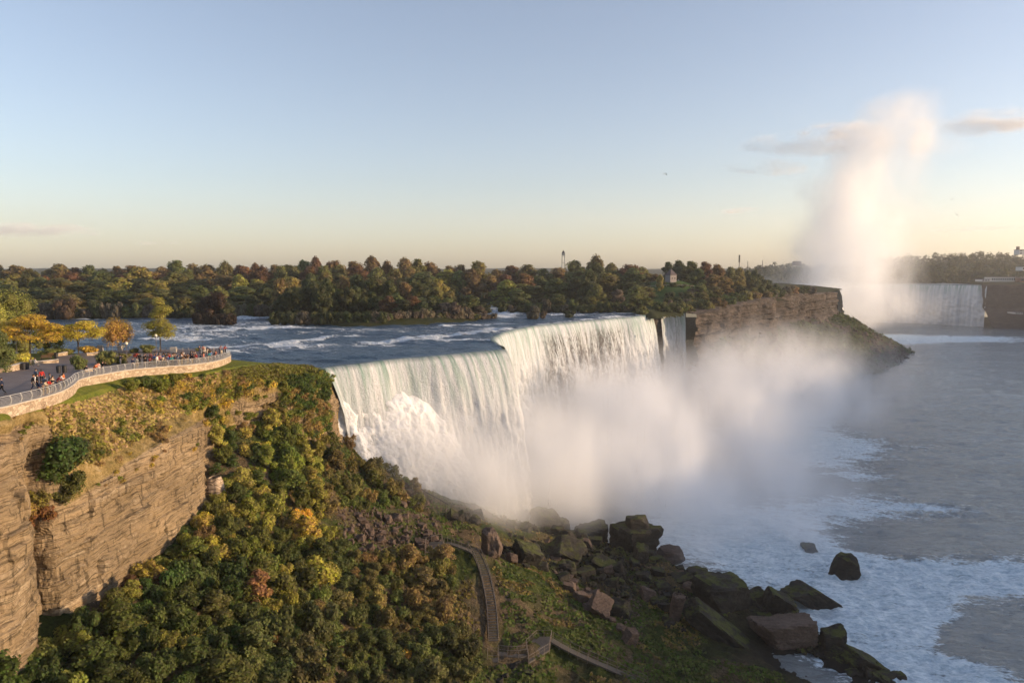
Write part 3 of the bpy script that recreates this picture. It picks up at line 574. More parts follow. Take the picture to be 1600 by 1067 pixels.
def fall_sheet(name, line, H, v0=1.5, step=.45, rock=None, amp=1.0, seed=0, flip=1, hstep=.5, n_over=None, ls=1.0):
    L, s = poly_resample(line, step); T = np.gradient(L, axis=0)
    for _ in range(14): T[1:-1] = (T[:-2] + T[1:-1] * 2 + T[2:]) / 4
    T /= np.linalg.norm(T, axis=1, keepdims=True); n_ = np.stack([T[:, 1], -T[:, 0]], -1) * flip
    if n_over is not None: n_ = n_ * .35 + np.array(n_over) * .65; n_ /= np.linalg.norm(n_, axis=1, keepdims=True)
    h = np.concatenate([np.linspace(0, 2, 9)[:-1], np.arange(2, H, hstep)]); S, Hh = np.meshgrid(s, h, indexing='ij')
    L = L + n_ * (1.0 * fbm(P3(s * .09, 0), 3, 180 + seed) * np.minimum(1, np.minimum(s, s[-1] - s) / 6))[:, None] * amp * .8
    lead = fbm(P3(S * .07, 0), 3, 81 + seed)[:, :]
    out = (v0 if np.isscalar(v0) else np.interp(S / s[-1], *v0)) * (1 + .25 * lead) * np.sqrt(Hh) * ls + 0.5 * sstep(0, .6, Hh)
    st = fbm(P3(S * .32, Hh * .045, 1), 4, 82 + seed, .6) * (0.15 + sstep(0, 20, Hh) * .8) + fbm(P3(S * 1.1, Hh * .13, 2), 3, 83 + seed) * (.1 + .5 * sstep(2, 25, Hh))
    pl = (.55 * fbm(P3(S * .25, Hh * .22, 5), 3, 84 + seed) + .55 * fbm(P3(S * .8, Hh * .4, 6), 3, 85 + seed, .6)) * sstep(5, 24, Hh)
    out = out + amp * (st + pl) * sstep(0, 3, Hh)
    P = np.concatenate([L[:, None, :] + n_[:, None, :] * out[..., None], (-Hh + .15 - .3 * (Hh == 0))[..., None]], 2)
    rk_ = np.zeros_like(S) if rock is None else rock(S / s[-1], Hh)
    me = mesh_np(name, P.reshape(-1, 3), gridF(*S.shape), {'s': S.ravel() + seed * 50, 'h': Hh.ravel(), 'rock': rk_.ravel()}, True)
    return tag(obj(name, me, M['fall']), kind='structure')
fall_sheet('waterfall', BRA + 0, 53, ([0, .5, .85, 1], [1.4, 1.6, 2.1, 2.2]), .42, None, 1.0, 0)
fall_sheet('waterfall', BRB[6:], 53, 1.25, .5, lambda u, h: sstep(.42, .5, u) * sstep(.86, .78, u) * sstep(2, 7, h) * .95, 1.2, 3, n_over=(.85, -.52))
fall_sheet('waterfall', BRV, 53, .9, .4, lambda u, h: .45 * sstep(1, 6, h) * sstep(.2, .5, u) * sstep(.9, .6, u), 1.0, 6, n_over=(.45, -.9))
# rock behind the sheets
def back_rock(line, off, n_over=None, H=54, seed=0):
    L, s = poly_resample(line, 1.5); T = np.gradient(L, axis=0); T /= np.linalg.norm(T, axis=1, keepdims=True); n_ = np.stack([T[:, 1], -T[:, 0]], -1)
    h = np.arange(0.5, H, 1.2); S, Hh = np.meshgrid(s, h, indexing='ij')
    P = np.concatenate([L[:, None, :] + n_[:, None, :] * (off + blocky(S, -Hh, seed) * .8)[..., None], -Hh[..., None]], 2)
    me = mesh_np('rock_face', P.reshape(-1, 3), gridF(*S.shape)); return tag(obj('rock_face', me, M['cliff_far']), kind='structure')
back_rock(np.vstack([BRB[-3:], [at_z(1022, 489)[:2]], BRV[:2]]), .6, seed=2); back_rock(BRV, -3.0, seed=3)
# boiling foam thrown up in front of the near sheet
LA, sA = poly_resample(BRA, .3); u = sA / sA[-1]
nA = np.array([.66, -.75]); tt = np.linspace(0, 1, 190)
ztop = np.interp(u, [0, .12, .25, .4, .5, .6, .72, .85, 1], [-6, -7.0, -8.5, -7.5, -10.0, -14, -26, -42, -50]); ztop = ztop + 1.2 * fbm(P3(sA * .25, 0), 3, 98); zlow = np.interp(u, [0, .2, .6, 1], [-24, -40, -52, -52])
reach = np.interp(u, [0, .15, .4, .65, .8, 1], [3.5, 8, 13, 14, 9, 3])
Zf = ztop[:, None] * (1 - tt) + zlow[:, None] * tt
ofs = 1.5 * np.sqrt(np.maximum(-ztop, 0))[:, None] - 1.0 + reach[:, None] * np.sin(np.minimum(tt * 1.15, 1) * math.pi / 2) ** .9
P = np.concatenate([LA[:, None] + nA * ofs[..., None], Zf[..., None]], 2)
bil = lambda Q, s_: 1 - np.abs(fbm(Q, 2, s_)) * 2
Pw = P + 1.2 * np.stack([fbm(P * .3, 2, 95), fbm(P * .3, 2, 96), fbm(P * .3, 2, 97)], -1); dd = 1.9 * bil(Pw * .09, 90) + 1.1 * bil(Pw * .22, 91) + .75 * bil(Pw * .55, 92) + .55 * fbm(Pw * 1.3, 3, 93, .6)
Ps = P * [1, 1, .45]; Pw = Ps + 1.6 * np.stack([fbm(Ps * .25, 3, 95), fbm(Ps * .25, 3, 96), fbm(Ps * .25, 3, 97)], -1); dd = 1.5 * bil(Pw * .10, 90) + .55 * bil(Pw * .3, 91) + .3 * bil(Pw * .8, 92) + .5 * fbm(P * 1.1, 4, 93, .65)
P = P + np.array([.6, -.62, .5]) * (.75 * dd * sstep(0, .12, tt)[None, :] * np.minimum(1, u / .08)[:, None])[..., None]
me = mesh_np('waterfall_foam', P.reshape(-1, 3), gridF(*P.shape[:2]), None, True); tag(obj('waterfall_foam', me, M['foam']), kind='structure')
# far big falls
HS = smooth_line([(330, 735), (350, 830), (385, 930), (450, 985), (520, 985), (560, 950), (589, 917), (597, 911)], 3)
fall_sheet('waterfall', HS, 54, 1.3, 1.6, None, 2.0, 9, flip=1, hstep=1.2)
X, Y = np.meshgrid(np.linspace(250, 640, 40), np.linspace(700, 1400, 60), indexing='ij')
Lh, _ = poly_resample(HS, 6); fr = np.column_stack([np.linspace(-100, 700, len(Lh)), np.full(len(Lh), 1500.0)]); tq = np.linspace(0, 1, 30) ** 1.6
Gh = Lh[:, None] * (1 - tq[None, :, None]) + fr[:, None] * tq[None, :, None]
me = mesh_np('upstream_river', np.concatenate([Gh, np.full((*Gh.shape[:2], 1), .1)], 2).reshape(-1, 3), gridF(*Gh.shape[:2]), {'foam': np.full(Gh.shape[0] * Gh.shape[1], .6)}, True)
tag(obj('upstream_river', me, M['river_up']), kind='structure')
# ------------------------------------------------------------------ foliage and rocks
rng = np.random.default_rng(11)
def leaf_mat():
    t = NT('foliage'); oi = t.n('ShaderNodeObjectInfo', {}, 1); rnd = t.n('ShaderNodeObjectInfo', {}, 5)
    tone = t.attr('tone'); hue = t.attr('hue')
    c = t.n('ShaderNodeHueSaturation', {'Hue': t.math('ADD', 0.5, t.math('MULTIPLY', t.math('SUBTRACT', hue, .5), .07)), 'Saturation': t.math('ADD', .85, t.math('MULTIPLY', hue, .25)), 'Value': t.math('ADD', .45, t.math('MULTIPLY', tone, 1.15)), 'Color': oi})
    d = t.n('ShaderNodeBsdfPrincipled', {'Base Color': c, 'Roughness': .7, 'Specular IOR Level': .15})
    tr = t.n('ShaderNodeBsdfTranslucent', {'Color': c})
    ms = t.n('ShaderNodeMixShader', {0: .35, 1: d, 2: tr}); t.t.links.new(ms, t.out.inputs[0]); return t.m
M['leaf'] = leaf_mat()
M['bark'] = flat('bark', (0.10, 0.075, 0.055), .9, .1, var=.4, scale=3)
def leaves(lobes, n, size, seed, flat_=0.0, up=0.25):
    """leaf clumps spread through lobes: quads facing mostly outwards"""
    g = np.random.default_rng(seed); L = np.array([list(c) + list(r) for c, r in lobes], float); w_ = (L[:, 3] * L[:, 4] + L[:, 3] * L[:, 5]); w_ /= w_.sum()
    k = g.choice(len(L), n, p=w_); d = g.normal(size=(n, 3)); d /= np.linalg.norm(d, axis=1, keepdims=True)
    d[:, 2] = np.where((d[:, 2] < -.3) & (g.random(n) < .6), -d[:, 2], d[:, 2])
    rr = 1 - .42 * g.random(n) ** 1.6; rr *= 1 + .16 * vn(d * 2.2 + L[k, :3] * .7, seed)
    c = L[k, :3] + d * L[k, 3:] * rr[:, None]
    nn = d / L[k, 3:]; nn /= np.linalg.norm(nn, axis=1, keepdims=True); nn = nn + g.normal(size=(n, 3)) * .55 + [0, 0, up]; nn /= np.linalg.norm(nn, axis=1, keepdims=True)
    a = np.cross(nn, g.normal(size=(n, 3))); a /= np.linalg.norm(a, axis=1, keepdims=True); b = np.cross(nn, a)
    s = size * (.6 + .8 * g.random(n))[:, None]; q = (.55 + .5 * g.random(n))[:, None]
    V = np.stack([c - a * s - b * s * q * .5, c + a * s * .3 - b * s * q, c + a * s + b * s * q * .4, c - a * s * .2 + b * s * q], 1)
    clump = vn(c * (1.2 / max(size * 3, .5)), seed + 5) * .5 + .5
    tone = np.repeat(np.clip(.25 + .5 * clump + .35 * (g.random(n) - .5) , 0, 1), 4); hue = np.repeat(np.clip(.5 * clump + .5 * g.random(n), 0, 1), 4)
    return V.reshape(-1, 3), np.arange(4 * n).reshape(n, 4), tone, hue
def leaf_mesh(name, lobes, n, size, seed, core=.72, up=.25):
    V, F, tone, hue = leaves(lobes, n, size, seed, up=up); V = [V]; F = [F]; T = [tone]; Hh = [hue]; base = len(V[0])
    for c, r in lobes:                                   # darker lumpy cores hidden under the leaves, blocking the view through
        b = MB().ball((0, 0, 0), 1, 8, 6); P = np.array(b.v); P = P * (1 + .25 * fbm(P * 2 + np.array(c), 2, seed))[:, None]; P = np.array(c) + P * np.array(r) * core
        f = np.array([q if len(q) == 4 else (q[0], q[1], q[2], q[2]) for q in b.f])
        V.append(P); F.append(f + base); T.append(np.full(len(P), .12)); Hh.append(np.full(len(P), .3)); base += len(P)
    V = np.vstack(V); F = np.vstack(F); tri = F[:, 2] == F[:, 3]
    me = bpy.data.meshes.new(name); Fq = F[~tri]; Ft = F[tri][:, :3]
    lt = np.r_[np.full(len(Fq), 4), np.full(len(Ft), 3)]; vi = np.r_[Fq.ravel(), Ft.ravel()]
    me.vertices.add(len(V)); me.vertices.foreach_set('co', V.astype(np.float32).ravel()); me.loops.add(len(vi)); me.loops.foreach_set('vertex_index', vi.astype(np.int32))
    me.polygons.add(len(lt)); me.polygons.foreach_set('loop_start', np.r_[0, np.cumsum(lt)[:-1]].astype(np.int32)); me.polygons.foreach_set('loop_total', lt.astype(np.int32)); me.update(calc_edges=True)
    for nme, a in (('tone', T), ('hue', Hh)):
        at = me.attributes.new(nme, 'FLOAT', 'POINT'); at.data.foreach_set('value', np.concatenate(a).astype(np.float32))
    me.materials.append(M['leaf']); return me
def lobes_round(seed, R_=6.0, H=17.0, n=9, z0=.28):
    g = random.Random(seed); L = []
    for i in range(n):
        f = i / (n - 1); z = H * (z0 + (.92 - z0) * f ** .8); rad = R_ * math.sin(math.pi * min(1, .25 + .72 * f)) ** .7
        a = i * 2.4 + g.uniform(-.4, .4); q = rad * (.62 if i < n - 1 else .1); r = R_ * g.uniform(.36, .55)
        L.append(((q * math.cos(a), q * math.sin(a), z - r * .3), (r, r, r * g.uniform(.85, 1.15))))
    L.append(((0, 0, H * .55), (R_ * .6, R_ * .6, H * .28))); return L
def lobes_bush(seed, R_=1.0, flat_=.8, n=7):
    g = random.Random(seed); L = [((0, 0, R_ * .35 * flat_), (R_ * .7, R_ * .7, R_ * .6 * flat_))]
    for i in range(n):
        a = i * 2.4 + g.uniform(-.5, .5); q = R_ * g.uniform(.3, .68); r = R_ * g.uniform(.28, .48); L.append(((q * math.cos(a), q * math.sin(a), R_ * g.uniform(.25, .95) * flat_), (r, r, r * g.uniform(.7, 1.0))))
    return L
FAR_T = [leaf_mesh('crown', lobes_round(k, 6.2, 17, 8 + k % 3, .12), 1500, .46, 100 + k, .74) for k in range(5)] + \
        [leaf_mesh('crown', lobes_round(20 + k, 4.2, 18, 9, .15), 1200, .42, 120 + k, .74) for k in range(2)]
BUSH = [leaf_mesh('shrub', lobes_bush(k, 1.0, .85 + .1 * (k % 3), 7 + k % 3), 1500, .062, 140 + k, .7) for k in range(6)]
LOWB = [leaf_mesh('shrub', lobes_bush(k, 1.0, .5, 8), 1200, .055, 160 + k, .6) for k in range(3)]
SHORE = [leaf_mesh('shrub', lobes_bush(30 + k, 1.0, .75, 8), 700, .075, 170 + k, .75) for k in range(3)]
def put(me, name, p, s, color, rz=None, sz=None, parent=None):
    o = bpy.data.objects.new(name, me); C.objects.link(o); o.location = [float(v) for v in p]
    s = s if hasattr(s, '__len__') else (s, s, s * (sz or 1)); o.scale = s
    o.rotation_euler = (0, 0, rng.uniform(0, 6.28) if rz is None else rz); o.color = (*[c_ * (1.05 if name == 'tree' or p[1] > 250 else 2.35) * k_ for c_, k_ in zip(color, (1.08, 1, .95))], 1)
    if parent: o.parent = parent
    return o
def jit(c, a=.2): 
    k = 1 + rng.uniform(-a, a); return tuple(max(0.004, v * k * (1 + rng.uniform(-a * .4, a * .4))) for v in c)
LABELS = {}
def place_words(px):                      # where it stands, in words
    return ('above the plaza' if px < 280 else 'behind the dark islet' if px < 400 else 'behind the long wooded islet' if px < 780 else 'behind the crest of the far falls' if px < 1005 else 'around the stone lookout' if px < 1090 else 'above the shaded cliff')
RUS, ORB, OLV, DKG, YGR, GRY, MID = (.17, .10, .05), (.21, .155, .065), (.17, .165, .055), (.075, .095, .035), (.25, .25, .06), (.15, .135, .095), (.12, .145, .05)
CN = {RUS: 'russet red', ORB: 'orange-brown', OLV: 'olive', DKG: 'dark green', YGR: 'yellow-green', GRY: 'grey-brown', MID: 'mid green'}
PROF = np.array([(-200, 405), (-60, 410), (0, 411), (30, 407), (60, 410), (140, 409), (165, 413), (200, 411), (260, 407), (290, 403), (320, 407), (350, 404), (400, 405), (440, 402), (500, 397), (520, 399), (560, 403), (600, 401), (640, 400), (690, 402), (720, 400), (750, 407), (770, 413), (800, 409), (850, 413), (880, 411), (900, 406), (935, 396), (960, 404), (990, 410), (1003, 417), (1025, 418), (1040, 408), (1060, 404), (1100, 404), (1140, 411), (1170, 416), (1200, 427), (1225, 452)], float)
top_at = lambda px: float(np.interp(px, PROF[:, 0], PROF[:, 1]))
ntree = {}
def far_tree(px, y, toppy, wpx, col, shore=False, k=None):
    p = at_y(px, 450, y); x = p[0]; zg = float(zisland(np.array(x), np.array(float(y))))
    if zg < .2: return
    zt = at_y(px, toppy, y)[2]; h = zt - zg
    if h < 4: return
    sc = h / 18.5; wsc = (wpx * y / FPX) / 12.4
    k = rng.integers(0, 5) if k is None else k
    o = put(FAR_T[k], 'tree', (x, y, zg - .6), (wsc, wsc, sc), jit(col))
    where = place_words(px); key = (col, where); ntree[key] = ntree.get(key, 0) + 1
    LABELS.setdefault('forest', []).append((o, col, px, y, where))
    return o
def pick(cs, ws): return cs[rng.choice(len(cs), p=np.array(ws) / sum(ws))]
for y, off, dw, cs, ws in [(520, 0, 30, (RUS, ORB, OLV, MID), (1.1, 3, 3, 2)), (455, 7, 31, (RUS, ORB, OLV, MID, YGR), (1.4, 2.6, 3.4, 2.5, .7)), (405, 19, 34, (ORB, OLV, MID, YGR, DKG), (1.2, 2.6, 3, 1.6, 1.5)), (355, 33, 37, (OLV, MID, DKG, YGR, ORB), (2, 2.5, 3, 1, .6)), (322, 50, 38, (MID, DKG, OLV, GRY), (1.6, 4, 1.4, .6))]:
    px = -130 + rng.uniform(0, 20)
    while px < 1010:
        yy = y + rng.uniform(-14, 14); o_ = off + rng.uniform(-5, 9) + (rng.uniform(0, 6) if off else 0)
        if px > 985: yy = min(yy, 430) if off > 10 else yy
        far_tree(px, yy, top_at(px) + o_, dw * rng.uniform(.85, 1.7), pick(cs, ws)); px += dw * rng.uniform(.62, 1.05)
# trees of the long islet in midstream
for px in np.arange(425, 775, 13):
    t_ = (px - 425) / 350; topy = np.interp(px, [425, 455, 520, 560, 600, 680, 735, 775], [462, 440, 438, 440, 455, 462, 468, 486]) + rng.uniform(-4, 8)
    col = DKG if px < 585 else pick((DKG, GRY, MID, RUS), (2, 2, 2, .7))
    far_tree(px, 290 + rng.uniform(0, 20) + t_ * 10, topy, 34 * (1 if px < 700 else .7), col)
for px in np.arange(440, 740, 24): far_tree(px, 318 + rng.uniform(0, 10), np.interp(px, [440, 520, 600, 740], [430, 425, 432, 458]) + rng.uniform(-5, 6), 34, pick((OLV, MID, ORB, DKG), (2, 2, 1, 2)))
# the dark islet tree
for px, tp_, wd, col in [(318, 462, 30, (.06, .042, .03)), (336, 450, 44, (.07, .045, .032)), (352, 468, 30, DKG), (326, 475, 30, (.05, .04, .03)), (345, 478, 34, (.05, .04, .028))]: far_tree(px, 290, tp_, wd, col)
# right hand part: slope and cliff top of the big island
def zi(x, y): return float(zisland(np.array(x), np.array(y)))
rimx = lambda y: float(np.interp(y, RIM[:, 1], RIM[:, 0]))
cnt = 0
for px, toppy, y, wd, col in [(1012, 424, 470, 24, OLV), (1024, 426, 458, 16, ORB), (1031, 426, 420, 13, YGR), (1018, 433, 440, 14, MID), (1060, 404, 480, 28, DKG), (1043, 404, 500, 26, DKG), (1078, 403, 480, 30, MID), (1100, 404, 460, 28, RUS), (1090, 415, 440, 30, MID), (1068, 425, 450, 22, DKG),
        (1120, 410, 470, 28, ORB), (1140, 412, 480, 26, OLV), (1155, 416, 490, 26, OLV), (1112, 424, 440, 30, ORB), (1132, 428, 450, 28, ORB), (1150, 428, 465, 28, OLV), (1095, 440, 415, 26, MID), (1118, 445, 428, 26, OLV), (1138, 447, 440, 24, ORB), (1157, 444, 455, 24, DKG),
        (1172, 428, 500, 24, DKG), (1180, 417, 520, 22, DKG), (1190, 428, 530, 22, DKG), (1200, 434, 540, 18, DKG), (1212, 440, 555, 16, DKG), (1176, 446, 485, 20, OLV), (1168, 418, 540, 22, MID), (1100, 455, 405, 20, OLV), (1124, 458, 425, 20, OLV), (1150, 456, 452, 20, MID), (1076, 452, 395, 24, DKG), (1060, 460, 380, 20, DKG),
        (1084, 465, 385, 20, MID), (1190, 445, 520, 18, MID), (1206, 448, 550, 14, DKG), (990, 425, 440, 26, DKG), (1002, 440, 420, 22, DKG), (985, 445, 400, 24, DKG), (995, 458, 385, 20, DKG), (965, 448, 390, 24, GRY), (940, 455, 380, 24, DKG), (1048, 466, 372, 16, GRY), (1036, 468, 372, 14, GRY)]:
    x = at_y(px, 450, y)[0]
    if x > rimx(y) - 3: y = min(y, 900)
    far_tree(px, y, toppy, wd, col)
def inpoly_(px, py, P):
    r = False; n = len(P)
    for i in range(n):
        a, b = P[i], P[(i + 1) % n]
        if (a[1] > py) != (b[1] > py) and px < (b[0] - a[0]) * (py - a[1]) / (b[1] - a[1]) + a[0]: r = not r
    return r
def shore_bush(px, py, wpx, hpx, col, name='shrub', me=None, label=None, z=None, cat='shrub', grp=None):
    p = at_z(px, py, .3 if z is None else z); s = wpx * p[1] / FPX / 2; o = put(me or SHORE[rng.integers(0, 3)], name, (p[0], p[1] + s * .4, p[2] - .3), (s, s * .8, hpx * p[1] / FPX / 1.15), jit(col)); LABELS.setdefault('shore', []).append((o, col, px)); return o
for px in np.arange(600, 772, 9): shore_bush(px, 505 - (px - 600) * .045, rng.uniform(20, 30), rng.uniform(14, 24) * (1 if px < 740 else .6), pick((GRY, MID, GRY), (2, 1, 1)))
for px in np.arange(428, 600, 13): shore_bush(px, 506, 26, 22, pick((DKG, GRY), (3, 1)))
for px in np.arange(305, 366, 9): shore_bush(px, 506.5, 22, 20, (.05, .038, .028))
shore_bush(836, 497, 28, 24, (.10, .10, .085)); shore_bush(848, 496, 18, 12, GRY); shore_bush(828, 496.5, 18, 12, GRY); shore_bush(890, 495.5, 26, 12, DKG)
for px in np.arange(100, 300, 16): shore_bush(px, 496, 26, rng.uniform(14, 30), pick((GRY, DKG, MID), (1, 2, 1)))
shore_bush(95, 498, 46, 36, (.10, .068, .045)); shore_bush(70, 498, 34, 30, GRY)
for px in np.arange(366, 440, 12): shore_bush(px, 494, 24, 22, pick((GRY, MID), (1, 1)))
for px in np.arange(785, 1000, 14): shore_bush(px, 487.5, 24, rng.uniform(12, 26), pick((GRY, DKG, MID), (1, 3, 1)))
# growth draped over the island cliff edge
for i in range(46):
    t_ = rng.uniform(0, .72); q = rim[int(t_ * (len(rim) - 1))]; zt_ = float(np.interp(rs[int(t_ * (len(rim) - 1))], [0, 60, 130, 200, 400], [0.0, 2.2, 3.6, 3.2, -1.2]))
    s = rng.uniform(3, 6.5); o = put(SHORE[rng.integers(0, 3)], 'shrub', (q[0] - rng.uniform(1, 7), q[1] + rng.uniform(-1, 3), zt_ - .5), s, jit(pick((OLV, GRY, DKG, ORB), (2, 1, 2, 1)))); LABELS.setdefault('edge', []).append((o, t_))

q_ = 0
while q_ < 46:
    px, py = rng.uniform(1000, 1130), rng.uniform(458, 490)
    if not inpoly_(px, py, [(1000, 478), (1035, 474), (1048, 466), (1075, 458), (1120, 455), (1130, 478), (1100, 489), (1070, 487), (1030, 487)]): continue
    p = on(px, py, zi, 300, 600)
    if p is None: continue
    q_ += 1; s = rng.uniform(2.2, 4.5); o = put(SHORE[rng.integers(0, 3)], 'shrub', (p[0], p[1], p[2] - .6), s, jit(pick((DKG, MID, GRY, OLV), (3, 2, 2, 1)))); LABELS.setdefault('lookout', []).append((o, px))
for px, py in [(1004, 450), (1012, 447), (1060, 447), (1070, 448), (1080, 449), (1092, 452), (1036, 446), (1052, 448), (1066, 450), (1000, 455), (1100, 456)]:
    p = on(px, py, zi, 300, 600)
    if p is not None: s = rng.uniform(1.6, 3.0); o = put(SHORE[rng.integers(0, 3)], 'shrub', (p[0], p[1], p[2] - .4), s, jit(pick((DKG, MID), (1, 1)))); LABELS['lookout'].append((o, px))
# ------------------------------------------------------------------ growth on the gorge slope below the plaza
def inpoly(px, py, P):
    r = False; n = len(P)
    for i in range(n):
        a, b = P[i], P[(i + 1) % n]
        if (a[1] > py) != (b[1] > py) and px < (b[0] - a[0]) * (py - a[1]) / (b[1] - a[1]) + a[0]: r = not r
    return r
zt = lambda x, y: float(ztalus(np.array(x), np.array(y)))
tt_cache = {}
def zt_fast(x, y):
    return float(ztalus0(np.array(x), np.array(y)))
SLOPE = [(-60, 1130), (60, 1010), (110, 985), (200, 925), (250, 865), (318, 815), (338, 760), (332, 690), (400, 672), (470, 668), (522, 690), (560, 697), (640, 745), (672, 800), (640, 800), (560, 790), (520, 800), (505, 830), (560, 870), (660, 875), (700, 860), (712, 905), (700, 950), (735, 1000), (745, 1040), (800, 1075), (900, 1130)]
pts = []; tries = 0
while len(pts) < 320 and tries < 14000:
    tries += 1; px, py = rng.uniform(-60, 900), rng.uniform(665, 1130)
    if not inpoly(px, py, SLOPE) or (abs(px - 768) < 34 and py > 870): continue
    r = np.interp(py, [680, 850, 1100], [13, 19, 28]) * rng.uniform(.6, 1.25) * (.72 if px > 500 else 1)
    if any((px - a) ** 2 + (py - b) ** 2 < (.62 * (r + c)) ** 2 for a, b, c in pts): continue
    pts.append((px, py, r))
pts.sort(key=lambda q: q[1])
def slope_col(px, py):
    if px < 380 and py > 900: return pick(((.03, .045, .012), (.05, .06, .015), (.09, .095, .02)), (5, 3, 1))
    if py > 985: return pick(((.035, .042, .014), (.055, .055, .02), (.05, .062, .018)), (3, 2, 2))
    if px < 480 and py < 800: return pick(((.10, .11, .02), (.055, .07, .015), (.15, .14, .03), (.035, .05, .014)), (3, 3, 1.4, 2))
    if px > 500 and py < 800: return pick(((.07, .062, .02), (.05, .06, .016), (.11, .085, .03)), (3, 3, 2))
    if px > 520: return pick(((.065, .06, .02), (.045, .055, .016), (.10, .08, .03), (.12, .12, .03)), (4, 3, 2, .7))
    return pick(((.11, .11, .02), (.06, .07, .016), (.17, .15, .03), (.09, .065, .025), (.04, .05, .014)), (3, 3, 1.2, 1.4, 2))
def slope_bush(px, py, r, col, me=None, f=None, hz=1.15, name='bush'):
    p = on(px, py + r * .55, f or zt_fast, 55)
    if p is None: return None
    s = r * p[1] / FPX * 1.25; tl = rng.random() < .3; k_ = 1 / 6.0 if tl else 1.0; kz = .115 * rng.uniform(.9, 1.35) if tl else hz
    o = put(FAR_T[rng.integers(0, 7)] if tl else BUSH[rng.integers(0, 6)], name, (p[0], p[1], zt(p[0], p[1]) - .12 * s), (s * k_, s * k_, s * kz), jit(col, .22)); LABELS.setdefault('slope', []).append((o, px, py, r, col)); return o
for px, py, r in pts: slope_bush(px, py, r, slope_col(px, py), hz=rng.uniform(.95, 1.5))
for px, py, r, col in [(472, 812, 15, (.32, .20, .02)), (462, 835, 16, (.22, .16, .025)), (480, 850, 20, (.22, .16, .03)), (611, 972, 8, (.45, .28, .02)), (636, 1028, 9, (.28, .2, .03)), (590, 945, 16, (.13, .12, .03)), (355, 800, 14, (.15, .13, .03)), (500, 900, 26, (.17, .17, .03)), (330, 860, 22, (.15, .14, .025)), (545, 760, 20, (.07, .075, .02)), (585, 735, 18, (.07, .07, .02)),
                       (620, 770, 15, (.10, .09, .03)), (655, 780, 12, (.08, .08, .02)), (405, 940, 24, (.10, .06, .025)), (250, 900, 16, (.09, .055, .025)), (205, 925, 14, (.08, .05, .022)), (430, 1000, 14, (.10, .06, .022))]: slope_bush(px, py, r, col)

# growth on the wall: bench, rim, ledges
def wall_pt(yv, kt):
    j = np.argmin(np.abs(WALLK - kt)); i = np.argmin(np.abs(WALLG[:, j, 1] - yv)); return WALLG[i, j]
GOLD, GREE, BRN, DGR = (.165, .13, .03), (.075, .088, .016), (.12, .085, .035), (.032, .048, .012)
for i in range(150):
    yv = rng.uniform(84, 158); kt = rng.uniform(1.35, 3.15) if yv > 100 else rng.uniform(1.7, 3.0)
    if 84 < yv < 104 and rng.random() < .62: continue
    if yv > 120 and kt < 2.45: kt = rng.uniform(2.5, 3.3)
    p = wall_pt(yv, kt); s = rng.uniform(.6, 1.5) * (1.2 if yv > 112 else .8)
    col = pick((GOLD, GREE, BRN, DGR), (2.5, 2.5, 1.5, 2) if yv < 140 else (.6, 2, 1, 4))
    if 122 < yv < 147 and 2.2 < kt: continue
    o = put(BUSH[rng.integers(0, 6)] if yv > 105 else LOWB[rng.integers(0, 3)], 'bush', p - np.array([0, 0, .15 * s]), (s, s, s * .85), jit(col, .25)); LABELS.setdefault('wall', []).append((o, yv, kt, col))
for px, py, y, s, col in [(92, 700, 77.5, 3.1, (.03, .05, .014)), (78, 728, 76.8, 2.4, (.032, .05, .014)), (110, 745, 78.5, 2.2, (.045, .055, .016)), (58, 690, 77, 1.6, (.03, .045, .014)), (120, 700, 80, 2.0, (.05, .055, .02)), (45, 790, 73.5, 1.5, (.12, .09, .025)), (62, 775, 74.5, 1.4, (.09, .085, .02)), (40, 815, 72.8, 1.2, (.10, .05, .02)), (75, 800, 74.5, 1.2, (.10, .05, .02)), (100, 770, 76.5, 1.4, (.05, .055, .016)),
        (472, 602, 141, 2.1, DGR), (490, 604, 150, 2.3, DGR), (503, 610, 153, 2.3, (.035, .05, .014)), (506, 598, 155, 1.8, DGR), (480, 620, 147, 2.0, (.05, .055, .018)), (500, 632, 151, 2.0, (.08, .065, .025)), (470, 645, 145, 1.8, (.07, .06, .02)), (495, 655, 150, 2.2, (.06, .06, .02)), (510, 668, 152, 1.8, (.08, .07, .025)), (430, 600, 138, 1.6, DGR), (452, 594, 141, 1.5, (.05, .055, .018)), (400, 602, 134, 1.5, (.10, .09, .02)),
        (340, 600, 128, 1.8, GOLD), (365, 605, 130, 1.7, GREE), (320, 620, 121, 1.9, (.15, .12, .025)), (300, 625, 116, 1.9, GREE), (345, 625, 126, 1.5, GOLD), (285, 640, 111, 1.7, GREE), (250, 600, 108, 1.6, GREE), (225, 592, 106, 1.5, DGR), (205, 600, 102, 1.3, GREE), (265, 612, 110, 1.5, GOLD), (240, 630, 103, 1.4, GOLD), (330, 640, 121, 1.6, DGR)]:
    p = at_y(px, py, y); o = put(BUSH[rng.integers(0, 6)], 'bush', p - np.array([0, 0, s * .7]), (s, s, s * 1.05), jit(col, .15)); LABELS.setdefault('wall', []).append((o, y, 9, col))

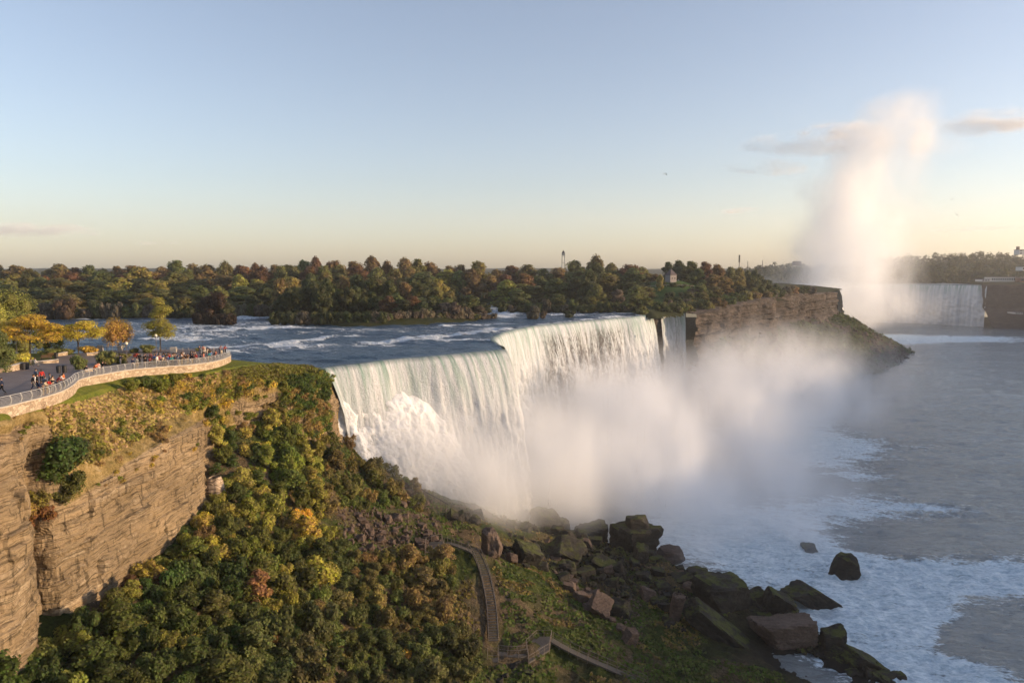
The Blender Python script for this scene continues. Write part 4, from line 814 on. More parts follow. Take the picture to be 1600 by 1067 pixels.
from mathutils.bvhtree import BVHTree
_bv = BVHTree.FromPolygons([tuple(v) for v in WALLG.reshape(-1, 3).tolist()], gridF(*WALLG.shape[:2]).tolist())
def on_wall(px, py):
    h = _bv.ray_cast(Vector((0, 0, CAM_Z)), Vector(ray(px, py)).normalized()); return None if h[0] is None else np.array(h[0])
for P_, k_, cs, ws, r0, r1 in (([(240, 590), (345, 584), (400, 594), (450, 598), (450, 608), (380, 615), (345, 640), (350, 690), (315, 670), (305, 640), (262, 640)], 60, (GOLD, GREE, BRN, DGR, (.24, .19, .03)), (2.5, 3, 1, 1.5, 1.5), 5, 12), ([(440, 592), (490, 586), (512, 592), (515, 610), (505, 630), (470, 612), (440, 606)], 60, (DGR, GREE), (3, 1), 7, 12),
                              ([(420, 640), (462, 605), (510, 625), (518, 680), (440, 668)], 85, (BRN, GREE, DGR, (.12, .09, .03)), (1, 2, 2, 3), 6, 12), ([(345, 660), (440, 650), (500, 680), (440, 700), (350, 700)], 30, (BRN, GREE, DGR), (1, 2, 1), 6, 11), ([(345, 610), (420, 600), (430, 660), (350, 680)], 14, (BRN, GREE), (1, 1), 4, 7), ([(120, 640), (200, 620), (300, 660), (250, 690), (150, 740), (110, 720)], 26, (BRN, GOLD, (.13, .10, .04), GREE), (2, 2, 3, 1), 4, 10),
                              ([(150, 750), (310, 680), (312, 700), (150, 775)], 12, (BRN, GREE, GOLD), (1, 1, 1), 3, 6), ([(0, 640), (60, 655), (30, 690), (0, 690)], 6, (BRN, GREE), (1, 1), 3, 6)):
    q_ = 0; tr_ = 0
    while q_ < k_ and tr_ < 4000:
        tr_ += 1; px, py = rng.uniform(0, 530), rng.uniform(570, 790)
        if not inpoly(px, py, P_): continue
        p = on_wall(px, py)
        if p is None: continue
        r = rng.uniform(r0, r1); s = r * p[1] / FPX * 1.2; col = pick(cs, ws); q_ += 1
        o = put(BUSH[rng.integers(0, 6)], 'bush', p - np.array([0, 0, .45 * s]), (s, s, s * .95), jit(col, .2)); LABELS.setdefault('wall', []).append((o, p[1], 9, col))
# low plants: thousands of leaf tufts over slope and bench, nobody could count them
def tuft_cover(name, P, size, tone, hue, color, seed, upb=1.2):
    g = np.random.default_rng(seed); n = len(P); nn = g.normal(size=(n, 3)) * .6 + [0.25, -.35, upb * .5]; nn /= np.linalg.norm(nn, axis=1, keepdims=True)
    a = np.cross(nn, g.normal(size=(n, 3))); a /= np.linalg.norm(a, axis=1, keepdims=True); b = np.cross(nn, a); s = (size * (.5 + g.random(n)))[:, None]; c = P + nn * s * .4
    V = np.stack([c - a * s - b * s * .5, c + a * s * .3 - b * s, c + a * s + b * s * .4, c - a * s * .2 + b * s], 1).reshape(-1, 3)
    me = mesh_np(name, V, np.arange(4 * n).reshape(n, 4), {'tone': np.repeat(tone, 4), 'hue': np.repeat(hue, 4)}); me.materials.append(M['leaf'])
    o = bpy.data.objects.new(name, me); C.objects.link(o); o.color = (*color, 1); return tag(o, kind='stuff')
n = 150000; X = rng.uniform(-46, 68, n); Y = rng.uniform(58, 190, n); z = np.concatenate([ztalus(X[i:i + 30000], Y[i:i + 30000]) for i in range(0, n, 30000)])
nz = fbm(P3(X * .13, Y * .13), 3, 201); nz2 = fbm(P3(X * .6, Y * .6), 2, 202); PX = 800 + FPX * X / Y; bare = (PX > 880) & (z < -44 + 0.04 * (X)) 
keep = (z > -49) & (nz2 > -.35)
rock_zone = np.zeros(n, bool)
gsel = keep & (nz < .12 + .0 * X) ; bsel = keep & (nz >= .12)
tn = lambda m: np.clip(.35 + .3 * nz2[m] + .35 * (rng.random(m.sum()) - .5), 0, 1)
RZ = [[(700, 790), (770, 790), (850, 800), (960, 850), (1110, 900), (1090, 950), (980, 935), (890, 905), (790, 870)], [(520, 800), (560, 790), (640, 800), (690, 815), (690, 850), (640, 870), (560, 865), (510, 835)], [(1140, 950), (1190, 950), (1200, 1000), (1150, 985)], [(655, 835), (770, 835), (790, 1030), (760, 1035), (735, 890), (660, 870)]]
def in_rz(m):
    X_, Y_, Z_ = X[m], Y[m], z[m]; c_, s_ = math.cos(PITCH), math.sin(PITCH); dep = Y_ * c_ - (Z_ - CAM_Z) * s_; px = 800 + FPX * X_ / dep; py = 533.5 - FPX * (Y_ * s_ + (Z_ - CAM_Z) * c_) / dep
    out = np.zeros(len(X_), bool)
    for P in RZ:
        P = np.array(P, float); ins = np.zeros(len(X_), bool)
        for i in range(len(P)):
            a, b = P[i], P[(i + 1) % len(P)]; cc = ((a[1] > py) != (b[1] > py)) & (px < (b[0] - a[0]) * (py - a[1]) / (b[1] - a[1] + 1e-9) + a[0]); ins ^= cc
        out |= ins
    return out
allm = np.ones(n, bool); rz_ = in_rz(allm); thin = ~rz_ | (rng.random(n) < .12)
def near_px(px_, py_, L, w_):
    d = np.full(px_.shape, 1e9)
    for a, b in zip(L[:-1], L[1:]):
        a = np.array(a, float); b = np.array(b, float); e = b - a; q = np.clip(((px_ - a[0]) * e[0] + (py_ - a[1]) * e[1]) / (e @ e), 0, 1); d = np.minimum(d, np.hypot(px_ - a[0] - q * e[0], py_ - a[1] - q * e[1]))
    return d < w_
c_, s_ = math.cos(PITCH), math.sin(PITCH); dep = Y * c_ - (z - CAM_Z) * s_; pxx = 800 + FPX * X / dep; pyy = 533.5 - FPX * (Y * s_ + (z - CAM_Z) * c_) / dep
STAIR_PX = [(738, 868), (750, 890), (758, 915), (765, 945), (769, 975), (770, 1000), (771, 1024)]
clear = near_px(pxx, pyy, STAIR_PX, 17) | near_px(pxx, pyy, [(771, 1024), (800, 1030), (830, 1018), (850, 1005), (890, 1022), (925, 1040), (965, 1056)], 11) | near_px(pxx, pyy, [(660, 852), (697, 852), (737, 867)], 9)
thin &= ~clear
gsel &= thin; bsel &= thin
tuft_cover('undergrowth', np.stack([X, Y, z], -1)[gsel], .26, tn(gsel), rng.random(gsel.sum()), (.10, .13, .028), 5)
tuft_cover('undergrowth', np.stack([X, Y, z], -1)[bsel], .26, tn(bsel), rng.random(bsel.sum()), (.19, .145, .045), 6)
# dry grass on the bench and lawn edge
jm = np.where((WALLK > 1.25) & (WALLK < 3.05))[0]; A = WALLG[:, jm].reshape(-1, 3); A = A[(A[:, 1] > 76) & (A[:, 1] < 158)]; n = 60000
ii = rng.integers(0, len(A), n); P = A[ii] + rng.normal(size=(n, 3)) * [.2, .2, .03]; nz = fbm(P * .25, 3, 205)
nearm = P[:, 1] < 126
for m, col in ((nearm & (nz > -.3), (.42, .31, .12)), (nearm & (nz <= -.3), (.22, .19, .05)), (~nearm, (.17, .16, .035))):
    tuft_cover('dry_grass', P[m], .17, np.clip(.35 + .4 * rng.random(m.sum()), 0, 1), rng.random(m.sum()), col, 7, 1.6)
def rock_mesh(seed, boxy=.5, k=11, sub=4, bump_=.10):
    g = np.random.default_rng(seed); b = bmesh.new(); bmesh.ops.create_icosphere(b, subdivisions=sub, radius=1); V = np.array([v.co[:] for v in b.verts]); F = np.array([[v.index for v in f.verts] for f in b.faces]); b.free()
    n = g.normal(size=(k, 3)); n /= np.linalg.norm(n, axis=1, keepdims=True); dd = g.uniform(.62, .95, k)
    q = np.vstack([np.eye(3), -np.eye(3)]) + g.normal(size=(6, 3)) * .16; q /= np.linalg.norm(q, axis=1, keepdims=True)
    n = np.vstack([n, q]); dd = np.r_[dd + boxy * .2, g.uniform(.62, .8, 6)]
    c = V @ n.T; r = np.where(c > .05, dd / np.maximum(c, .05), 9); r = -np.log(np.exp(-r * 55).sum(1)) / 55
    P = V * r[:, None]; lay = np.round(P[:, 2] * 7 + .4 * vn(P * 2, seed)); P = P * (1 + bump_ * fbm(P * 2.4, 5, seed, .6)[:, None] + .018 * _h(lay.astype(int), lay.astype(int) * 0, lay.astype(int) * 0, seed)[:, None])
    return mesh_np('boulder', P, F)
ROCKS = [rock_mesh(300 + k, .5 if k % 2 else 1.0, 8 + k) for k in range(8)]
SLAB = [rock_mesh(340 + k, 1.6, 5) for k in range(3)]
def rock(px, py, wpx, hpx, mat='boulder', tilt=(0, 0), me=None, label=None, dpx=None, z=None, rz=None, grp=None, y=None):
    p = at_z(px, py + hpx * .42, z) if z is not None else (at_y(px, py + hpx * .42, y) if y else on(px, py + hpx * .42, zt_fast, 55))
    if p is None: return None
    s = p[1] / FPX; o = bpy.data.objects.new('boulder', (me or ROCKS[rng.integers(0, 8)])); C.objects.link(o)
    if not o.data.materials: o.data.materials.append(M['boulder'])
    o.material_slots[0].link = 'OBJECT'; o.material_slots[0].material = M[mat]
    sx, sz = wpx * s / 1.5, hpx * s / 1.45; o.scale = (sx, (dpx or (wpx + hpx) / 2) * s / 1.5, sz); o.location = (p[0], p[1] + sx * .3, p[2] + sz * (.48 if label else .26))
    o.rotation_euler = (tilt[0], tilt[1], rng.uniform(-.5, .5) if rz is None else rz); tag(o, label, 'boulder', grp); LABELS.setdefault('rock', []).append((o, px, py, wpx, mat)); return o
for a in [dict(px=735, py=807, wpx=92, hpx=62, me=ROCKS[2], y=176, label='broad smooth brown outcrop at the left end of the boulder ridge'), dict(px=767, py=846, wpx=26, hpx=46, mat='boulder_red', tilt=(0, -.25), label='upright reddish slab leaning below the smooth outcrop'),
          dict(px=702, py=787, wpx=50, hpx=20, y=182, label='low dark rock half hidden by mist left of the smooth outcrop'), dict(px=758, py=793, wpx=26, hpx=22, y=186, label='pale pointed boulder behind the smooth outcrop'), dict(px=779, py=808, wpx=16, hpx=20, y=184),
          dict(px=989, py=843, wpx=66, hpx=58, me=SLAB[0], y=170, tilt=(0, .06), rz=.5, dpx=48, label='big square block with a dark hollow side standing above the ridge'), dict(px=996, py=818, wpx=34, hpx=22, me=ROCKS[1], y=171, rz=.2, label='cap stone resting on the big square block'),
          dict(px=1002, py=866, wpx=22, hpx=34, me=ROCKS[5], tilt=(0, .3), label='narrow pointed stone at the foot of the big square block'),
          dict(px=855, py=822, wpx=40, hpx=52, y=180, label='tall jagged boulder veiled by mist in the middle of the ridge'), dict(px=877, py=826, wpx=26, hpx=34, y=180, label='rounded boulder in mist right of the tall jagged one'), dict(px=925, py=838, wpx=52, hpx=44, y=178, label='wide grey boulder wrapped in mist left of the square block'), dict(px=900, py=840, wpx=40, hpx=26, y=178), dict(px=820, py=822, wpx=44, hpx=26, y=182), dict(px=797, py=826, wpx=30, hpx=24, y=182), dict(px=1047, py=864, wpx=44, hpx=26, y=172, mat='boulder_red'), dict(px=855, py=838, wpx=34, hpx=22, mat='boulder_red', y=172),
          dict(px=885, py=862, wpx=46, hpx=30, me=SLAB[1], tilt=(.5, .35), label='large tilted mossy slab in the middle of the boulder field'), dict(px=825, py=866, wpx=40, hpx=34, me=SLAB[2], tilt=(.4, .4), label='mossy leaning slab left of the large tilted slab'), dict(px=938, py=879, wpx=36, hpx=16, me=SLAB[1], tilt=(.2, .3)), dict(px=886, py=886, wpx=34, hpx=24), dict(px=915, py=893, wpx=34, hpx=14, me=SLAB[2]), dict(px=845, py=884, wpx=26, hpx=12), dict(px=1005, py=900, wpx=26, hpx=14), dict(px=1030, py=893, wpx=22, hpx=18),
          dict(px=936, py=945, wpx=34, hpx=30, mat='boulder_red', me=SLAB[0], tilt=(.5, .5), label='flat reddish slab lying on the green slope'), dict(px=985, py=995, wpx=18, hpx=26, mat='boulder_red', me=SLAB[1], tilt=(0, .3), label='small pale red slab in the grass right of the lower path'), dict(px=908, py=930, wpx=22, hpx=20, mat='boulder_red'), dict(px=890, py=915, wpx=20, hpx=14, mat='boulder_red'), dict(px=968, py=948, wpx=36, hpx=28), dict(px=1058, py=948, wpx=18, hpx=50, mat='boulder_red', me=SLAB[2], tilt=(0, .25), label='tall thin reddish slab standing on the mossy slope'),
          dict(px=1133, py=930, wpx=78, hpx=54, me=ROCKS[4], label='large round-topped mossy boulder on the shore'), dict(px=1122, py=985, wpx=112, hpx=34, me=SLAB[0], tilt=(0, .62), dpx=40, label='long mossy slab sloping down to the right'), dict(px=1240, py=990, wpx=92, hpx=46, mat='boulder_red', me=SLAB[2], rz=.1, dpx=60, label='broad flat-topped reddish block near the water'), dict(px=1180, py=936, wpx=32, hpx=24, label='dark boulder between the mossy boulder and the foam'),
          dict(px=1220, py=944, wpx=48, hpx=40, me=ROCKS[6], tilt=(0, .3), label='dark pointed boulder wetted by the foam above the reddish block'), dict(px=1303, py=1000, wpx=38, hpx=34, me=ROCKS[3], label='squat brown boulder right of the flat reddish block'), dict(px=1090, py=898, wpx=44, hpx=26), dict(px=1070, py=905, wpx=36, hpx=22),
          dict(px=1277, py=938, wpx=74, hpx=30, me=SLAB[1], tilt=(0, .6), z=-52.5, dpx=50, label='large tilted slab awash in white water offshore'), dict(px=1322, py=888, wpx=34, hpx=46, me=ROCKS[7], z=-53, label='pointed grey rock standing alone in the foaming water'), dict(px=1266, py=858, wpx=22, hpx=18, z=-53, me=ROCKS[5], label='faint rock behind the spray up river of the pointed one'),
          dict(px=1406, py=1059, wpx=22, hpx=16, z=-52.6, label='small black rock in the foam at the bottom edge'), dict(px=1352, py=1036, wpx=60, hpx=26, me=SLAB[0], tilt=(0, .5), z=-52.3, label='low wet ledge at the foot of the slope by the water'), dict(px=1385, py=1058, wpx=30, hpx=18, z=-52.4)]:
    rock(**a)
FIELD = [[(790, 818), (850, 822), (960, 862), (1040, 872), (1100, 905), (1085, 945), (1000, 925), (930, 905), (870, 905), (800, 880)]]
for q in range(46):
    f = rng.random(); px = 705 + 400 * f; py = np.interp(px, [700, 760, 850, 960, 1030, 1110], [800, 812, 828, 850, 872, 905]) + rng.uniform(-3, 9); w_ = rng.uniform(10, 23); rock(px, py - w_ * .2, w_, w_ * rng.uniform(.6, 1.05), 'boulder', (rng.uniform(-.4, .4), rng.uniform(-.5, .5)), grp='boulders of the misty ridge')
for q in range(34):
    f = rng.random(); px = 1100 + 300 * f; py = np.interp(px, [1100, 1170, 1240, 1320, 1400], [912, 940, 968, 1016, 1062]) + rng.uniform(-4, 14); w_ = rng.uniform(9, 22); rock(px, py, w_, w_ * rng.uniform(.5, .9), 'boulder', (rng.uniform(-.4, .4), rng.uniform(-.5, .5)), grp='boulders on the shore')
n0 = 0
while n0 < 120:
    px, py = rng.uniform(780, 1110), rng.uniform(815, 950)
    if inpoly(px, py, FIELD[0]): w_ = rng.choice([8, 11, 15, 21], p=[.35, .35, .2, .1]) * rng.uniform(.8, 1.2); rock(px, py, w_, w_ * rng.uniform(.55, .9), 'boulder' if rng.random() < .85 else 'boulder_red', (rng.uniform(-.4, .4), rng.uniform(-.4, .4)), grp='boulders of the misty ridge'); n0 += 1
for P, m_, k_, sz in (([(860, 890), (900, 905), (960, 950), (1000, 1000), (985, 1010), (930, 960), (880, 925)], 'boulder_red', 20, (8, 18)), ([(520, 800), (560, 790), (640, 800), (690, 815), (690, 850), (640, 870), (560, 865), (510, 835)], 'boulder_red', 60, (6, 15)), ([(590, 745), (650, 760), (700, 800), (660, 800), (600, 775)], 'boulder_red', 12, (8, 18)),
                      ([(1140, 950), (1195, 950), (1200, 1005), (1145, 985)], 'boulder', 26, (7, 14)), ([(1090, 900), (1170, 925), (1240, 955), (1330, 1010), (1395, 1060), (1360, 1064), (1290, 1030), (1180, 965), (1100, 930)], 'boulder', 30, (9, 24)), ([(690, 1020), (790, 1030), (860, 1050), (800, 1064), (690, 1064)], 'boulder', 26, (6, 14)), ([(975, 900), (1060, 950), (1080, 1010), (1010, 960)], 'boulder', 12, (8, 18))):
    n0 = 0; 
    while n0 < k_:
        px, py = rng.uniform(500, 1400), rng.uniform(740, 1066)
        if inpoly(px, py, P): w_ = rng.uniform(*sz); rock(px, py, w_, w_ * rng.uniform(.5, .9), m_, (rng.uniform(-.4, .4), rng.uniform(-.4, .4)), grp='loose rocks on the gorge slope'); n0 += 1
# rubble between the boulders: nobody could count it
def rubble(name, P, size, seed, mat):
    g = np.random.default_rng(seed); b = bmesh.new(); bmesh.ops.create_icosphere(b, subdivisions=1, radius=1); V0 = np.array([v.co[:] for v in b.verts]); F0 = np.array([[v.index for v in f.verts] for f in b.faces]); b.free()
    Vs = []; Fs = []
    for i, p in enumerate(P):
        s = size * g.uniform(.4, 1.4); sc = g.uniform(.5, 1.2, 3) * s; V = V0 * (1 + g.uniform(-.28, .2, (len(V0), 1))) * sc; a = g.uniform(0, 6.28); ca, sa = math.cos(a), math.sin(a); tl = g.uniform(-.5, .5)
        V = V @ np.array([[ca, -sa, 0], [sa, ca, tl], [0, -tl, 1]]).T; Vs.append(V + p + [0, 0, s * .2]); Fs.append(F0 + i * len(V0))
    return tag(obj(name, mesh_np(name, np.vstack(Vs), np.vstack(Fs)), M[mat]), kind='stuff')
def pix_pts(polys, n, jx=(480, 1420), jy=(740, 1090)):
    out = []
    while len(out) < n:
        px, py = rng.uniform(*jx), rng.uniform(*jy)
        for P in polys:
            if inpoly(px, py, P):
                p = on(px, py, zt_fast, 85)
                if p is not None: out.append([p[0], p[1], zt_fast(p[0], p[1])])
                break
    return np.array(out)
rubble('rubble', pix_pts([[(700, 790), (770, 790), (850, 800), (960, 850), (1110, 900), (1090, 950), (980, 935), (890, 905), (790, 870)], [(1090, 900), (1170, 925), (1240, 955), (1330, 1010), (1395, 1060), (1360, 1064), (1290, 1030), (1180, 1000), (1130, 940)]], 2200), .5, 1, 'boulder')
rubble('rubble', pix_pts([[(520, 800), (560, 790), (640, 800), (690, 815), (690, 850), (640, 870), (560, 865), (510, 835)], [(590, 735), (660, 760), (700, 800), (660, 800), (600, 775)], [(960, 920), (1000, 940), (1010, 1000), (960, 960)], [(1000, 900), (1090, 940), (1150, 1000), (1060, 960)]], 1000), .30, 2, 'boulder_red')
# green and brown growth and scree on the far talus
TP_ = TAL.reshape(-1, 3); n = 26000; P = TP_[rng.integers(0, len(TP_), n)] + rng.normal(size=(n, 3)) * [1.2, 1.2, .3]; nz = fbm(P * .04, 3, 401); g = nz > -.05
tuft_cover('far_scrub', P[g], 1.0, np.clip(.4 + .4 * fbm(P[g] * .2, 2, 402), 0, 1), rng.random(g.sum()), (.085, .105, .035), 31)
g2 = (nz < .05) & (rng.random(n) < .12); rubble('scree', P[g2], 1.3, 5, 'boulder_red')
# the slim rock pillar beside the end of the long cliff
pl = []
for z_, hw, dx in [(-21, 2.0, .1), (-18, 1.9, .1), (-15, 1.7, 0), (-12.4, 1.5, -.1), (-10.6, .9, -.2)]: pl.append((z_, hw, dx))
zz = np.linspace(-21, -10.6, 40); aa = np.linspace(0, 2 * math.pi, 48, endpoint=False); A_, Z_ = np.meshgrid(aa, zz, indexing='ij'); hw = np.interp(Z_, [p[0] for p in pl], [p[1] for p in pl])
sq = (np.abs(np.cos(A_)) ** 4 + np.abs(np.sin(A_)) ** 4) ** -.25; rr = hw * sq * (1 + .10 * blocky(A_ * 3, Z_, 9))
c0 = at_y(337, 780, 110.5); Pp = np.stack([c0[0] + rr * np.cos(A_) * .8, c0[1] + rr * np.sin(A_), Z_], -1); Fq = gridF(48, 40); wrap = np.stack([47 * 40 + np.arange(39), np.arange(39), np.arange(39) + 1, 47 * 40 + np.arange(39) + 1], -1)
tag(obj('rock_pillar', mesh_np('rock_pillar', Pp.reshape(-1, 3), np.vstack([Fq, wrap])), M['cliff']), 'slim free-standing rock pillar beside the end of the long sunlit cliff', 'rock pillar')
# ------------------------------------------------------------------ the plaza: pavement, wall, railing
def cloth_mat():
    t = NT('cloth'); c = t.n('ShaderNodeObjectInfo', {}, 1); nz = t.noise(t.co.outputs['Object'], 9, 4)
    c2 = t.mix(nz, c, t.n('ShaderNodeHueSaturation', {'Value': .7, 'Color': c})); t.pbr(c2, .85, .15, t.bump(nz, .3, .02)); return t.m
M['cloth'] = cloth_mat()
M['skin'] = flat('skin', (.46, .27, .18), .6, .3); M['hair'] = flat('hair', (.05, .03, .018), .7, .2, var=.4)
M['rail_metal'] = flat('galvanised_railing', (.52, .50, .46), .45, .5, .35, .1, 3); M['pave'] = None
t = NT('paving'); p = t.pos(); a = t.noise(p, .25, 5, .6); b = t.noise(p, 5, 4)
br = t.n('ShaderNodeTexBrick', {'Vector': t.mapping(p, (.5, .5, .5), (0, 0, .5)), 'Color1': (1, 1, 1, 1), 'Color2': (.86, .86, .86, 1), 'Mortar': (.55, .55, .55, 1), 'Scale': 1.0, 'Mortar Size': .012, 'Brick Width': 1.2, 'Row Height': .6})
c = t.mix(1.0, t.mix(a, (.17, .135, .12), (.27, .22, .20)), br, 'MULTIPLY'); t.pbr(c, .85, .2, t.bump(b, .2, .02)); M['pave'] = t.m
t = NT('coursed_stone'); p = t.pos(); vor = t.n('ShaderNodeTexVoronoi', {'Vector': t.mapping(p, (1.6, 1.6, 3.4)), 'Scale': 1.0}, 0, feature='DISTANCE_TO_EDGE'); vc = t.n('ShaderNodeTexVoronoi', {'Vector': t.mapping(p, (1.6, 1.6, 3.4)), 'Scale': 1.0}, 1)
cc = t.mix(t.n('ShaderNodeSeparateColor', {0: vc}, 0), (.30, .22, .15), (.52, .42, .31)); m_ = t.rng(vor, 0, .06, .45, 1); cc = t.mix(1.0, cc, t.n('ShaderNodeCombineColor', {'Red': m_, 'Green': m_, 'Blue': m_}), 'MULTIPLY')
t.pbr(cc, .9, .15, t.bump(m_, .6, .05)); M['stone'] = t.m
M['black'] = flat('dark_painted_metal', (.02, .02, .022), .5, .4); M['granite'] = flat('pale_granite', (.42, .38, .33), .8, .2, var=.2, scale=4); M['wood'] = flat('bench_wood', (.22, .13, .07), .7, .2, var=.3)
M['lamp_glass'] = flat('frosted_globe', (.75, .66, .5), .35, .4, var=.05); M['post'] = flat('bronze_post', (.16, .13, .11), .5, .5, .3); M['concrete'] = flat('concrete', (.30, .28, .26), .9, .15, var=.25, scale=2)

FT = np.gradient(FENCE, axis=0); FT /= np.linalg.norm(FT[:, :2], axis=1, keepdims=True); FN = np.stack([FT[:, 1], -FT[:, 0]], -1)
fpath, fs = poly_resample(FENCE, .25)
ft = np.gradient(fpath, axis=0)[:, :2]
for _ in range(6): ft[1:-1] = (ft[:-2] + 2 * ft[1:-1] + ft[2:]) / 4
ft /= np.linalg.norm(ft, axis=1, keepdims=True); fn = np.stack([ft[:, 1], -ft[:, 0]], -1)
fz = np.array([zplaza(y) for y in fpath[:, 1]])
def offs(d, dz): return np.column_stack([fpath[:, :2] + fn * d, fz + dz])
# pavement: from the fence inwards
BACK = np.array([on_plaza(*q) for q in [(-160, 585), (0, 581), (34, 574), (60, 568), (88, 563), (92, 557), (132, 552), (150, 549), (200, 547), (260, 546), (330, 545), (352, 546)]])
bl = np.column_stack([np.interp(np.linspace(0, 1, len(fpath)), np.linspace(0, 1, len(BACK)), BACK[:, 0]), np.interp(np.linspace(0, 1, len(fpath)), np.linspace(0, 1, len(BACK)), BACK[:, 1])])
tq = np.linspace(0, 1, 40); PX_ = (fpath[:, None, :2] + fn[:, None] * .1) * (1 - tq[None, :, None]) + bl[:, None] * tq[None, :, None]
PZ = np.array([[zplaza(y) for y in r] for r in PX_[..., 1]]) + .02
tag(obj('pavement', mesh_np('pavement', np.concatenate([PX_, PZ[..., None]], 2).reshape(-1, 3), gridF(*PZ.shape)), M['pave']), kind='structure')
# low stone retaining wall with coping
hw_ = np.interp(fs, [0, 60, 85, 110], [.9, 1.1, 1.6, 1.9])
sec = [(-.15, .03), (-.15, .2), (.38, .2), (.38, .06), (.30, .06), (.33, -1)]
rows = [np.column_stack([fpath[:, :2] + fn * d, fz + (dz if dz != -1 else 0) - (hw_ if dz == -1 else 0)]) for d, dz in sec]
Gw = np.stack(rows, 1); sw = empty('retaining_wall', (fpath[0][0], fpath[0][1], fz[0])); tag(sw, 'curving stone retaining wall under the pale metal railing around the plaza', 'wall')
off0 = np.array(sw.location)
obj('coping', mesh_np('coping', Gw[:, :5].reshape(-1, 3) - off0, gridF(len(fpath), 5)), M['granite'], sw)
obj('masonry', mesh_np('masonry', Gw[:, 4:].reshape(-1, 3) - off0, gridF(len(fpath), 2)), M['stone'], sw)
# railing
rl = empty('railing', off0); tag(rl, 'long curving pale metal railing with horizontal bars along the plaza edge', 'railing')
prof = [(.02, .2), (.12, .36), (.18, .56), (.16, .76), (.09, .94), (.02, 1.06)]
pz_ = np.array(prof)
for k, hgt in enumerate([.3, .42, .54, .66, .78, .9]):
    d = np.interp(hgt, pz_[:, 1], pz_[:, 0]); L = offs(d - .03, hgt)[::3] - off0
    MB().tube([tuple(q) for q in L], .016, 5).build('rail', M['rail_metal'], rl)
MB().tube([tuple(q) for q in offs(.02, 1.06)[::3] - off0], .035, 6).build('handrail', M['rail_metal'], rl)
for i in range(8, len(fpath), 8):
    b_ = MB(); c_, n_, t_ = fpath[i], fn[i], ft[i]
    P = [np.array([c_[0] + n_[0] * d, c_[1] + n_[1] * d, fz[i] + h]) - off0 for d, h in prof]
    for off in (-.045, .045): b_.tube([tuple(q + np.array([*t_, 0]) * off) for q in P], .028, 5)
    b_.box(P[0] + np.array([0, 0, .02]), (.22, .16, .04), math.atan2(t_[1], t_[0])); b_.build('post', M['rail_metal'], rl)

# ------------------------------------------------------------------ people
def skin_mesh(name, J, E, Rr, sub=1, extra=None, mat=None):
    me = bpy.data.meshes.new('t'); me.from_pydata(J, E, []); o = bpy.data.objects.new('t', me); C.objects.link(o)
    m = o.modifiers.new('s', 'SKIN'); 
    for i, r in enumerate(Rr): me.skin_vertices[0].data[i].radius = (r, r) if not hasattr(r, '__len__') else r
    me.skin_vertices[0].data[0].use_root = True
    if sub: q = o.modifiers.new('u', 'SUBSURF'); q.levels = sub
    dg = bpy.context.evaluated_depsgraph_get(); dg.update(); r_ = bpy.data.meshes.new_from_object(o.evaluated_get(dg)); r_.name = name
    bpy.data.objects.remove(o); bpy.data.meshes.remove(me)
    r_.polygons.foreach_set('use_smooth', [True] * len(r_.polygons)); r_.materials.clear(); r_.materials.append(mat); return r_
def pose(kind):
    """joints of a 1.72 m figure facing +Y"""
    J = dict(pel=(0, 0, .95), spi=(0, .01, 1.15), che=(0, 0, 1.36), nec=(0, .01, 1.50), hed=(0, .03, 1.60), top=(0, .025, 1.70))
    for s, n in ((1, 'r'), (-1, 'l')):
        J['hip' + n] = (.09 * s, 0, .90); J['kne' + n] = (.10 * s, .02, .50); J['ank' + n] = (.10 * s, -.01, .09); J['toe' + n] = (.11 * s, .17, .04)
        J['sho' + n] = (.18 * s, 0, 1.42); J['elb' + n] = (.24 * s, -.02, 1.14); J['wri' + n] = (.24 * s, .06, .89)
    if kind == 'walk':
        J['kner'] = (.10, .20, .52); J['ankr'] = (.10, .30, .12); J['toer'] = (.11, .46, .09); J['knel'] = (-.10, -.06, .50); J['ankl'] = (-.10, -.30, .16); J['toel'] = (-.11, -.16, .05)
        J['elbl'] = (-.24, .10, 1.16); J['wril'] = (-.22, .28, .98); J['elbr'] = (.24, -.12, 1.16); J['wrir'] = (.24, -.10, .90)
    if kind == 'lean':
        for k, dy, dz in (('spi', .08, 0), ('che', .19, -.03), ('nec', .26, -.05), ('hed', .32, -.06), ('top', .34, -.06)): x, y, z = J[k]; J[k] = (x, y + dy, z + dz)
        for s, n in ((1, 'r'), (-1, 'l')): J['sho' + n] = (.18 * s, .20, 1.38); J['elb' + n] = (.24 * s, .36, 1.15); J['wri' + n] = (.12 * s, .52, 1.19)
    if kind == 'phone':
        for s, n in ((1, 'r'), (-1, 'l')): J['elb' + n] = (.20 * s, .20, 1.22); J['wri' + n] = (.07 * s, .36, 1.46)
    if kind == 'sit':
        for k in ('pel', 'spi', 'che', 'nec', 'hed', 'top'): x, y, z = J[k]; J[k] = (x, y, z - .42)
        for s, n in ((1, 'r'), (-1, 'l')):
            J['hip' + n] = (.09 * s, 0, .50); J['kne' + n] = (.11 * s, .42, .50); J['ank' + n] = (.11 * s, .44, .09); J['toe' + n] = (.12 * s, .60, .04)
            J['sho' + n] = (.18 * s, 0, 1.0); J['elb' + n] = (.23 * s, .08, .74); J['wri' + n] = (.14 * s, .30, .62)
    return J
def chainmesh(name, J, spec, mat, sub=1):
    """spec: list of (joint name or point, radius, parent index)"""
    P = [J[a] if isinstance(a, str) else a for a, r, p in spec]; E = [(p, i) for i, (a, r, p) in enumerate(spec) if p is not None]; return skin_mesh(name, P, E, [r for a, r, p in spec], sub, mat=mat)
